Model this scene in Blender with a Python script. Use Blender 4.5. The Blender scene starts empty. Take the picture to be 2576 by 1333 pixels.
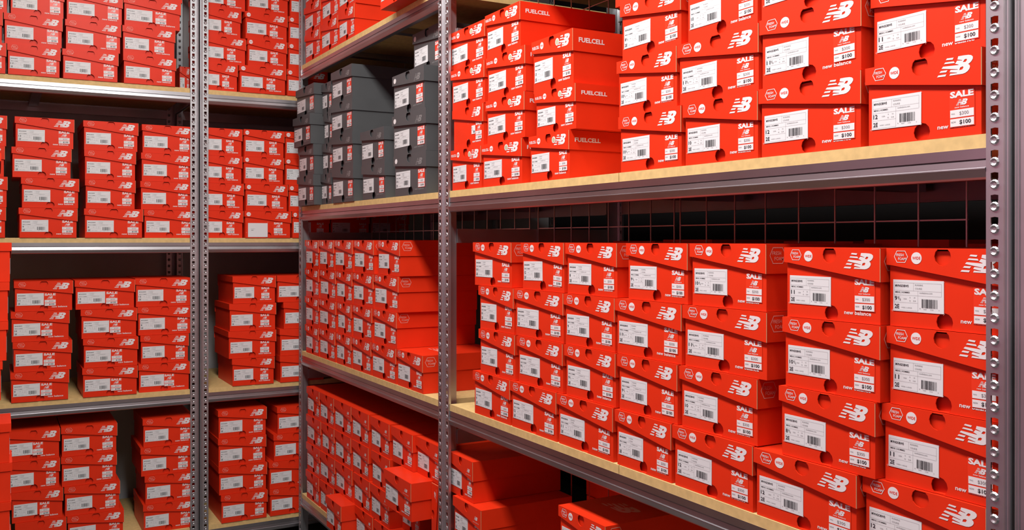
import bpy, bmesh, math, random
from mathutils import Vector, Matrix

# ---------------------------------------------------------------- camera, world, lights, exposure
sc = bpy.context.scene
C = sc.collection
EYE = 1.5
cam_d = bpy.data.cameras.new('camera')
cam = bpy.data.objects.new('camera', cam_d); C.objects.link(cam)
cam.location = (0, 0, EYE)
cam.rotation_euler = (math.pi/2, 0, -math.atan(1303/2315.0))
cam_d.sensor_width = 36.0
cam_d.lens = 36.0*2315/2576
cam_d.shift_y = -63.5/2576
cam_d.clip_start = 0.05
sc.camera = cam
sc.view_settings.view_transform = 'Standard'
sc.view_settings.look = 'None'
sc.view_settings.exposure = 0.18
sc.view_settings.gamma = 1.0
sc.view_settings.use_curve_mapping = False
w = bpy.data.worlds.new('world'); sc.world = w; w.use_nodes = True
w.node_tree.nodes['Background'].inputs[0].default_value = (0.9, 0.93, 1, 1)
w.node_tree.nodes['Background'].inputs[1].default_value = 0.02
def area(name, loc, sx, sy, power, rot=(0, 0, 0), col=(1, 0.98, 0.95)):
    d = bpy.data.lights.new(name, 'AREA'); d.shape = 'RECTANGLE'; d.size = sx; d.size_y = sy
    d.energy = power; d.color = col
    o = bpy.data.objects.new(name, d); o.location = loc; o.rotation_euler = rot; C.objects.link(o)
    return o
LAMPS = [(0.40, -0.3), (0.40, 1.05), (0.42, 2.2), (0.45, 3.1)]
for i, (x, y) in enumerate(LAMPS):
    area('aisle_light', (x, y, 3.22), 0.3, 1.2, (15, 45, 35, 9)[i])
sc.cycles.max_bounces = 6; sc.cycles.diffuse_bounces = 2

# ---------------------------------------------------------------- materials
def mat(name, col, rough=0.5, metal=0.0, noise=0.0, nscale=20, bump=0.0, spec=0.5, stretch=None):
    m = bpy.data.materials.new(name); m.use_nodes = True
    nt = m.node_tree; b = nt.nodes['Principled BSDF']
    b.inputs['Base Color'].default_value = (*col, 1)
    b.inputs['Roughness'].default_value = rough
    b.inputs['Metallic'].default_value = metal
    b.inputs['Specular IOR Level'].default_value = spec
    if noise or bump:
        tc = nt.nodes.new('ShaderNodeTexCoord'); mp = nt.nodes.new('ShaderNodeMapping')
        if stretch: mp.inputs['Scale'].default_value = stretch
        n = nt.nodes.new('ShaderNodeTexNoise'); n.inputs['Scale'].default_value = nscale
        n.inputs['Detail'].default_value = 4
        nt.links.new(tc.outputs['Object'], mp.inputs[0]); nt.links.new(mp.outputs[0], n.inputs['Vector'])
        if noise:
            r = nt.nodes.new('ShaderNodeValToRGB')
            r.color_ramp.elements[0].position = 0.3; r.color_ramp.elements[1].position = 0.7
            r.color_ramp.elements[0].color = (*[c*(1-noise) for c in col], 1)
            r.color_ramp.elements[1].color = (*[min(1, c*(1+noise*0.5)) for c in col], 1)
            nt.links.new(n.outputs['Fac'], r.inputs[0]); nt.links.new(r.outputs[0], b.inputs['Base Color'])
        if bump:
            bp = nt.nodes.new('ShaderNodeBump'); bp.inputs['Strength'].default_value = bump
            bp.inputs['Distance'].default_value = 0.002
            nt.links.new(n.outputs['Fac'], bp.inputs['Height']); nt.links.new(bp.outputs[0], b.inputs['Normal'])
    return m
M_RED = mat('red_card', (0.84, 0.036, 0.008), 0.42, noise=0.07, nscale=9, spec=0.25)
M_GRAY = mat('charcoal_card', (0.085, 0.087, 0.09), 0.5, noise=0.08, nscale=9, spec=0.3)
M_EDGE = mat('raw_card_edge', (0.62, 0.42, 0.22), 0.8)
M_WHITE = mat('white_print', (0.84, 0.80, 0.80), 0.5)
M_PALE = mat('pale_red_print', (0.90, 0.36, 0.30), 0.5)
M_SAGE = mat('sage_print', (0.50, 0.52, 0.34), 0.5)
M_SILVER = mat('grey_print', (0.22, 0.22, 0.22), 0.5)
M_PAPER = mat('label_paper', (0.78, 0.79, 0.80), 0.55)
M_INK = mat('label_ink', (0.03, 0.03, 0.035), 0.6)
M_INK2 = mat('faded_ink', (0.27, 0.26, 0.27), 0.6)
M_STICK = mat('sticker_red', (0.90, 0.045, 0.012), 0.35)
M_METAL = mat('galvanised_steel', (0.58, 0.59, 0.61), 0.44, 1.0, noise=0.16, nscale=6, bump=0.04, stretch=(1, 1, 1))
M_BEAM = mat('galvanised_beam', (0.47, 0.46, 0.48), 0.36, 1.0, noise=0.22, nscale=3, bump=0.05)
M_WIRE = mat('zinc_wire', (0.7, 0.64, 0.64), 0.35, 1.0)
M_WOOD = mat('particle_board', (0.76, 0.53, 0.22), 0.65, noise=0.12, nscale=60, bump=0.1)
M_WALL = mat('painted_wall', (0.68, 0.66, 0.67), 0.8, noise=0.05, nscale=3)
M_FLOOR = mat('concrete_floor', (0.14, 0.135, 0.13), 0.6, noise=0.2, nscale=3)
M_CEIL = mat('ceiling_paint', (0.35, 0.35, 0.35), 0.9, noise=0.03, nscale=3)
M_FRONTWALL = mat('grey_wall', (0.36, 0.37, 0.38), 0.8, noise=0.05, nscale=3)
M_RED_BOUNCE = mat('red_bounce_wall', (0.42, 0.15, 0.24), 0.8, noise=0.1, nscale=3)  # invented colour, gives the right-hand steel its red-purple reflections
M_AISLE_DARK = mat('unlit_aisle_dark', (0.012, 0.010, 0.011), 0.9, noise=0.05, nscale=3)  # near-black colour stands in for the darkness of the next aisle

# ---------------------------------------------------------------- mesh helpers
class MB:
    def __init__(s): s.v = []; s.f = []; s.m = []; s.mats = []
    def mi(s, m):
        if m not in s.mats: s.mats.append(m)
        return s.mats.index(m)
    def poly(s, pts, m):
        b = len(s.v); s.v += [tuple(p) for p in pts]; s.f.append(tuple(range(b, b+len(pts)))); s.m.append(s.mi(m))
    def quadf(s, x0, z0, x1, z1, y, m): s.poly([(x0, y, z0), (x1, y, z0), (x1, y, z1), (x0, y, z1)], m)
    def box(s, x0, x1, y0, y1, z0, z1, m):
        b = len(s.v); k = s.mi(m)
        s.v += [(x, y, z) for z in (z0, z1) for y in (y0, y1) for x in (x0, x1)]
        for q in ((0, 2, 3, 1), (4, 5, 7, 6), (0, 1, 5, 4), (2, 6, 7, 3), (0, 4, 6, 2), (1, 3, 7, 5)):
            s.f.append(tuple(b+i for i in q)); s.m.append(k)
    def prism(s, pts, y0, y1, m, edge=None):
        """outline pts (x, z), counter-clockwise seen from the front (-y), thick from y0 (front) to y1"""
        n = len(pts); b = len(s.v); k = s.mi(m); e = s.mi(edge) if edge else k
        s.v += [(x, y0, z) for x, z in pts] + [(x, y1, z) for x, z in pts]
        s.f.append(tuple(range(b, b+n))); s.m.append(k)
        s.f.append(tuple(range(b+2*n-1, b+n-1, -1))); s.m.append(k)
        for i in range(n):
            j = (i+1) % n
            s.f.append((b+i, b+n+i, b+n+j, b+j)); s.m.append(e)
    def extrude_x(s, prof, x0, x1, m, closed=False):
        n = len(prof); b = len(s.v); k = s.mi(m)
        s.v += [(x0, y, z) for y, z in prof] + [(x1, y, z) for y, z in prof]
        for i in range(n if closed else n-1):
            j = (i+1) % n
            s.f.append((b+i, b+j, b+n+j, b+n+i)); s.m.append(k)
        if closed:
            s.f.append(tuple(range(b+n-1, b-1, -1))); s.m.append(k)
            s.f.append(tuple(range(b+n, b+2*n))); s.m.append(k)
    def add_mesh2d(s, verts, faces, ox, oz, y, m, shear=0, sx=1, sz=1, side=None):
        b = len(s.v); k = s.mi(m)
        for (a, c) in verts:
            X = ox+(a+shear*c)*sx; Z = oz+c*sz
            s.v.append((X, y, Z) if side is None else (side, X, Z))
        for f in faces: s.f.append(tuple(b+i for i in f)); s.m.append(k)
    def mesh(s, name):
        me = bpy.data.meshes.new(name); me.from_pydata(s.v, [], s.f)
        for m in s.mats: me.materials.append(m)
        me.polygons.foreach_set('material_index', s.m); me.update()
        return me
def curve2d(splines):
    """filled 2-D outline(s) with holes -> (verts, faces)"""
    cu = bpy.data.curves.new('outline', 'CURVE'); cu.dimensions = '2D'; cu.fill_mode = 'BOTH'
    for pts in splines:
        sp = cu.splines.new('POLY'); sp.points.add(len(pts)-1); sp.use_cyclic_u = True
        for i, (a, c) in enumerate(pts): sp.points[i].co = (a, c, 0, 1)
    return _grab(cu)
def _grab(cu):
    ob = bpy.data.objects.new('tmp', cu); C.objects.link(ob)
    me = ob.to_mesh()
    vs = [(v.co.x, v.co.y) for v in me.vertices]; fs = [tuple(p.vertices) for p in me.polygons]
    ob.to_mesh_clear(); bpy.data.objects.remove(ob)
    return vs, fs
_tc = {}
def text2d(txt, bold=0.0, space=1.0):
    key = (txt, bold, space)
    if key not in _tc:
        cu = bpy.data.curves.new('letters', 'FONT'); cu.body = txt; cu.size = 1.0; cu.resolution_u = 2
        cu.offset = bold; cu.space_character = space; cu.fill_mode = 'FRONT'
        vs, fs = _grab(cu)
        x0 = min(v[0] for v in vs); x1 = max(v[0] for v in vs); z0 = min(v[1] for v in vs); z1 = max(v[1] for v in vs)
        _tc[key] = ([(a-x0, c-z0) for a, c in vs], fs, x1-x0, z1-z0)
    return _tc[key]
def put_text(mb, txt, x, z, wid, hgt, y, m, bold=0.0, side=None, space=1.0, shear=0):
    vs, fs, W, H = text2d(txt, bold, space)
    mb.add_mesh2d(vs, fs, x, z, y, m, sx=wid/W, sz=hgt/H, side=side, shear=shear)

# the running-shoe maker's initials: five speed stripes running into a slanted monogram, traced at unit width
def _n(p): return [((a-207)/470.0, (498-b)/470.0) for a, b in p]
MONO = [_n(q) for q in (
    [(325, 252), (340, 228), (428, 234), (416, 262)],
    [(300, 307), (318, 284), (430, 290), (444, 318)],
    [(240, 427), (258, 402), (348, 405), (330, 434)],
    [(207, 488), (225, 462), (332, 465), (318, 494)],
    [(478, 274), (488, 228), (560, 229), (620, 234), (655, 246), (675, 270), (675, 300), (660, 330), (640, 352), (616, 368), (634, 386), (640, 410), (632, 440), (610, 470), (580, 490), (545, 498),
     (372, 494), (384, 466), (470, 474), (474, 468), (374, 442), (388, 412), (480, 424), (484, 418), (268, 370), (288, 342), (490, 358), (494, 352), (448, 330), (474, 290), (538, 300), (540, 294)],
    [(572, 288), (598, 288), (600, 308), (582, 330), (548, 326)],
    [(512, 400), (544, 388), (558, 402), (542, 432), (502, 438)])]
MONO_M = curve2d(MONO)
def put_mono(mb, x, z, wid, y, m, side=None):
    mb.add_mesh2d(MONO_M[0], MONO_M[1], x, z, y, m, sx=wid, sz=wid*0.80, side=side)
def ring(cx, cz, r, n=20, a0=0): return [(cx+r*math.cos(a0+2*math.pi*i/n), cz+r*math.sin(a0+2*math.pi*i/n)) for i in range(n)]
def hexa(cx, cz, w_, h_): return [(cx-w_/2, cz), (cx-w_*0.3, cz-h_/2), (cx+w_*0.3, cz-h_/2), (cx+w_/2, cz), (cx+w_*0.3, cz+h_/2), (cx-w_*0.3, cz+h_/2)]
def put_hexbadge(mb, x, z, wid, y, m, side=None):
    v, f = curve2d([hexa(0, 0, 1, .74), hexa(0, 0, .92, .67)])
    mb.add_mesh2d(v, f, x, z, y, m, sx=wid, sz=wid, side=side)
    put_text(mb, 'FRESH', x-wid*.34, z+wid*.02, wid*.54, wid*.17, y, m, .01, side)
    put_text(mb, 'FOAM', x-wid*.20, z-wid*.22, wid*.56, wid*.17, y, m, .01, side)

# ---------------------------------------------------------------- shoebox parts (local: front face at y=0 looking to -y, base at z=0)
BW, BH, BL = 0.205, 0.127, 0.32
def lid_mesh(kind):
    mb = MB(); card = M_GRAY if kind[0] == 'G' else M_RED
    hw = BW/2; t = 0.0014
    hl, hr = (.027, .056) if kind not in ('F', 'G', 'GC') else ((.030, .047) if kind != 'F' else (.029, .052))
    if kind == 'D': hl, hr = .030, .060
    hx = 0.0
    notch = [(hx+.0145*math.cos(a), BH-.0125+.0145*math.sin(a)) for a in [math.radians(d) for d in (60, 30, 0, -30, -60, -90, -120, -150, -180, -210, -240)]]
    notch[0] = (hx+.0074, BH); notch[-1] = (hx-.0074, BH)
    out = [(-hw, BH), (-hw, BH-hl), (-hw+.012, BH-hl-.001), (hw-.002, BH-hr), (hw, BH-hr), (hw, BH)] + notch
    out = out[::1]
    mb.prism(out, 0, t, card)
    # sides, back and top
    mb.box(-hw, -hw+t, t, BL, BH-hl, BH-t, card)
    mb.box(hw-t, hw, t, BL, BH-hr, BH-t, card)
    mb.box(-hw+t, hw-t, BL-t, BL, BH-hr, BH-t, card)
    mb.box(-hw, hw, 0.0002, BL, BH-t, BH, card)
    if card is M_RED:
        mb.box(hw-.0004, hw+.0003, -.0002, .0007, BH-hr, BH-.001, M_EDGE)
    e = -.0004
    if kind in ('A', 'H'):
        put_hexbadge(mb, -.0745, BH-.0135, .026, e, M_WHITE if kind == 'A' else M_PALE)
        put_hexbadge(mb, .030, BH-.022, .042, 0, M_PALE, side=hw+.0004)
    if kind in ('A', 'W'):
        cx = -.046 if kind == 'A' else -.086
        mb.prism(ring(cx, BH-.0155, .0095), e, e+.0003, M_WHITE)
        put_text(mb, 'WIDE', cx-.0073, BH-.0175, .0146, .0046, e-.0003, M_STICK, .01)
    if kind == 'F':
        put_text(mb, 'FUELCELL', -.097, BH-.021, .036, .0078, e, M_WHITE, .025)
        put_text(mb, 'FUELCELL', .018, BH-.031, .078, .0115, 0, M_WHITE, .03, side=hw+.0004)
        mb.prism(ring(-.048, BH-.0165, .0085), e, e+.0003, M_WHITE)
        put_text(mb, 'WIDE', -.0545, BH-.0183, .013, .0042, e-.0003, M_STICK, .01)
        mb.prism(ring(.029, BH-.020, .0088), e, e+.0003, M_WHITE)
        mb.prism(ring(.029, BH-.020, .0066), e-.0003, e, M_SAGE)
    if kind == 'GC':
        mb.prism(ring(-.084, BH-.017, .0080), e, e+.0003, M_WHITE)
    if kind == 'D':
        put_mono(mb, .055, BH-.037, .024, e, M_WHITE)
        put_text(mb, 'new balance', .046, BH-.046, .042, .0052, e, M_PALE, .01)
    elif kind[0] == 'G':
        put_mono(mb, .040, BH-.038, .042, e, M_SILVER)
    else:
        put_mono(mb, .0305, BH-.0355, .059, e, M_WHITE)
    if kind == 'A':   # large monogram on the top of the lid
        b = len(mb.v); k = mb.mi(M_PALE)
        for (a, c) in MONO_M[0]: mb.v.append((-.06+a*.11, .10+c*.09, BH+.0002))
        for f in MONO_M[1]: mb.f.append(tuple(b+i for i in f)); mb.m.append(k)
    return mb.mesh('lid_'+kind)
def body_mesh(gray):
    mb = MB(); card = M_GRAY if gray else M_RED
    hw = BW/2-.0034; t = .0014; y0 = .0050; top = BH-.004
    notch = [(.000+.0145*math.cos(a), .0125+.0145*math.sin(a)) for a in [math.radians(d) for d in (240, 210, 180, 150, 120, 90, 60, 30, 0, -30, -60)]]
    notch[0] = (-.0074, 0); notch[-1] = (.0074, 0)
    out = [(-hw, 0)] + notch + [(hw, 0), (hw, top), (-hw, top)]
    mb.prism(out, y0, y0+t, card)
    mb.box(-hw, -hw+t, y0+t, BL-.003, 0, top, card)
    mb.box(hw-t, hw, y0+t, BL-.003, 0, top, card)
    mb.box(-hw+t, hw-t, BL-.003-t, BL-.003, 0, top, card)
    mb.box(-hw+t, hw-t, y0+t, BL-.003-t, 0, t, card)
    mb.box(-hw+t, hw-t, y0+.0085, y0+.0095, t, top, card)
    put_text(mb, 'new balance', hw-.0715, .0135, .054, .0068, y0-.0004, M_SILVER if gray else M_WHITE, .02)
    # faint printed corner marks round the size label
    if not gray:
        for (x, z) in ((-.0945, .0255), (-.0015, .0255), (-.0015, .0745)):
            mb.quadf(x-.0022, z-.0003, x+.0022, z+.0003, y0-.0003, M_PALE)
            mb.quadf(x-.0003, z-.0022, x+.0003, z+.0022, y0-.0003, M_PALE)
    return mb.mesh('box_body_'+('grey' if gray else 'red'))
def label_mesh(size):
    """size label: lower left corner at origin, about 9 x 5 cm"""
    mb = MB(); W, H = .092, .051
    mb.box(0, W, -.0004, 0, 0, H, M_PAPER)
    y = -.0007
    def ln(x0, z0, x1, z1): mb.quadf(min(x0, x1)-.00012, min(z0, z1)-.00012, max(x0, x1)+.00012, max(z0, z1)+.00012, y, M_INK2)
    ln(.002, .0465, .088, .0465); ln(.002, .034, .088, .034); ln(.038, .034, .038, .0465); ln(.088, .027, .088, .0465)
    ln(.002, .0265, .046, .0265); ln(.046, .0265, .088, .0265); ln(.046, .002, .046, .034); ln(.002, .0145, .046, .0145); ln(.002, .002, .046, .002); ln(.002, .002, .002, .0465)
    T = lambda s, x, z, w_, h_, m=M_INK, b=0.0: put_text(mb, s, x, z, w_, h_, y, m, b)
    T('MVNGOBW5', .004, .0395, .025, .0038, b=.02)
    T('RUNNING', .041, .0420, .014, .0026, M_INK2); T('COURSE', .041, .0365, .0125, .0026, M_INK2)
    T('MENS | HOMMES', .004, .0290, .027, .0032, b=.01)
    T('newbalance.com', .049, .0300, .023, .0026, M_INK2)
    whole, half = (size[:-2], True) if size.endswith('.5') else (size, False)
    T(whole, .003, .0175, .0036*len(whole)+.0010, .0070, b=.02)
    if half:
        xx = .0045+.0036*len(whole)+.001
        T('1', xx, .0205, .0009, .0035, b=.01); T('/', xx+.0012, .0180, .0018, .0060); T('2', xx+.0032, .0175, .0020, .0032, b=.01)
    T('USA', .0195, .0195, .0062, .0022, M_INK2); T('8', .031, .0220, .0013, .0020, M_INK2); T('42', .030, .0168, .0028, .0020, M_INK2)
    T('UK', .0385, .0220, .0032, .0020, M_INK2); T('EUR', .0375, .0168, .0050, .0020, M_INK2)
    T('2E', .003, .0045, .0085, .0070, b=.02); T('WIDE | LARGE', .0150, .0050, .0200, .0024, M_INK2)
    rnd = random.Random(7); x = .053
    while x < .081:
        a = rnd.choice((.0003, .0005, .0008, .0011)); mb.quadf(x, .0075, x+a, .0215, y, M_INK); x += a+rnd.choice((.0004, .0006, .0009))
    T('1', .0495, .0055, .0008, .0018, M_INK2); T('95907', .056, .0045, .0058, .0018, M_INK2); T('31226', .068, .0045, .0058, .0018, M_INK2); T('4', .083, .0045, .0012, .0018, M_INK2)
    return mb.mesh('size_label_'+size)
def blank_label_mesh():
    mb = MB(); mb.box(0, .086, -.0004, 0, -.022, .044, M_PAPER)
    put_text(mb, 'newbalance', .012, .016, .018, .0028, -.0007, M_INK2); 
    x = .014
    for a in (.0006, .001, .0005, .0012, .0006, .0008): mb.quadf(x, .008, x+a, .012, -.0007, M_INK); x += a+.0009
    return mb.mesh('size_label_blank')
def small_label_mesh():
    mb = MB(); mb.box(0, .024, -.0004, 0, 0, .026, M_PAPER)
    put_text(mb, '10', .002, .017, .004, .0045, -.0007, M_INK, .01); put_text(mb, 'MENS', .002, .011, .009, .0025, -.0007, M_INK2)
    for i in range(8): mb.quadf(.012+i*.0013, .003, .0126+i*.0013, .010, -.0007, M_INK)
    return mb.mesh('size_label_small')
def sticker_mesh():
    """sale sticker, centred on x=0, from z=0 to .054"""
    mb = MB(); y = -.0006
    mb.box(-.0205, .0205, -.0003, 0, -.001, .0540, M_STICK)
    put_text(mb, 'SALE', -.0192, .0430, .0384, .0098, y, M_WHITE, .045)
    put_mono(mb, -.0095, .0312, .0190, y, M_WHITE)
    put_text(mb, 'new balance', -.0115, .0272, .0230, .0026, y, M_WHITE, .01)
    mb.quadf(-.0192, .0135, .0192, .0249, y, M_WHITE)
    mb.quadf(-.0192, .0000, .0192, .0115, y, M_WHITE)
    put_text(mb, 'WAS', -.0175, .0182, .0060, .0022, y-.0003, M_INK2)
    put_text(mb, '$300', -.0040, .0160, .0150, .0058, y-.0003, M_INK2)
    put_text(mb, 'NOW', -.0175, .0055, .0075, .0025, y-.0003, M_INK2, .01)
    put_text(mb, '$100', -.0040, .0022, .0185, .0070, y-.0003, M_INK, .02)
    return mb.mesh('sale_sticker')
LIDS = {k: lid_mesh(k) for k in ('A', 'H', 'W', 'P', 'F', 'D', 'G', 'GC')}
BODY = {False: body_mesh(False), True: body_mesh(True)}
STICK = sticker_mesh(); LABELS = {}
def label_for(size):
    if size not in LABELS: LABELS[size] = label_mesh(size)
    return LABELS[size]
LABEL_BLANK = blank_label_mesh(); LABEL_SMALL = small_label_mesh()
def child(name, me, parent, loc=(0, 0, 0), roty=0):
    o = bpy.data.objects.new(name, me); C.objects.link(o); o.parent = parent; o.location = loc; o.rotation_euler = (0, roty, 0)
    return o
def build_shoebox(name, kind, size, sx, tilt, blank, small, rear, sz=.0215):
    r = bpy.data.objects.new(name, None); C.objects.link(r); r.empty_display_size = .05
    gray = kind[0] == 'G'
    child('box_body', BODY[gray], r); child('lid', LIDS[kind], r)
    if rear: return r
    if small: child('size_label', LABEL_SMALL, r, (.022, .0046, .040))
    elif blank: child('size_label', LABEL_BLANK, r, (-.088, .0046, .026))
    else: child('size_label', label_for(size), r, (-.0925, .0046, .0250), math.radians(-tilt*.4))
    child('sale_sticker', STICK, r, (min(sx, .076), .0045 if sx > .035 else .0039, sz), math.radians(tilt))
    return r
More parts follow.
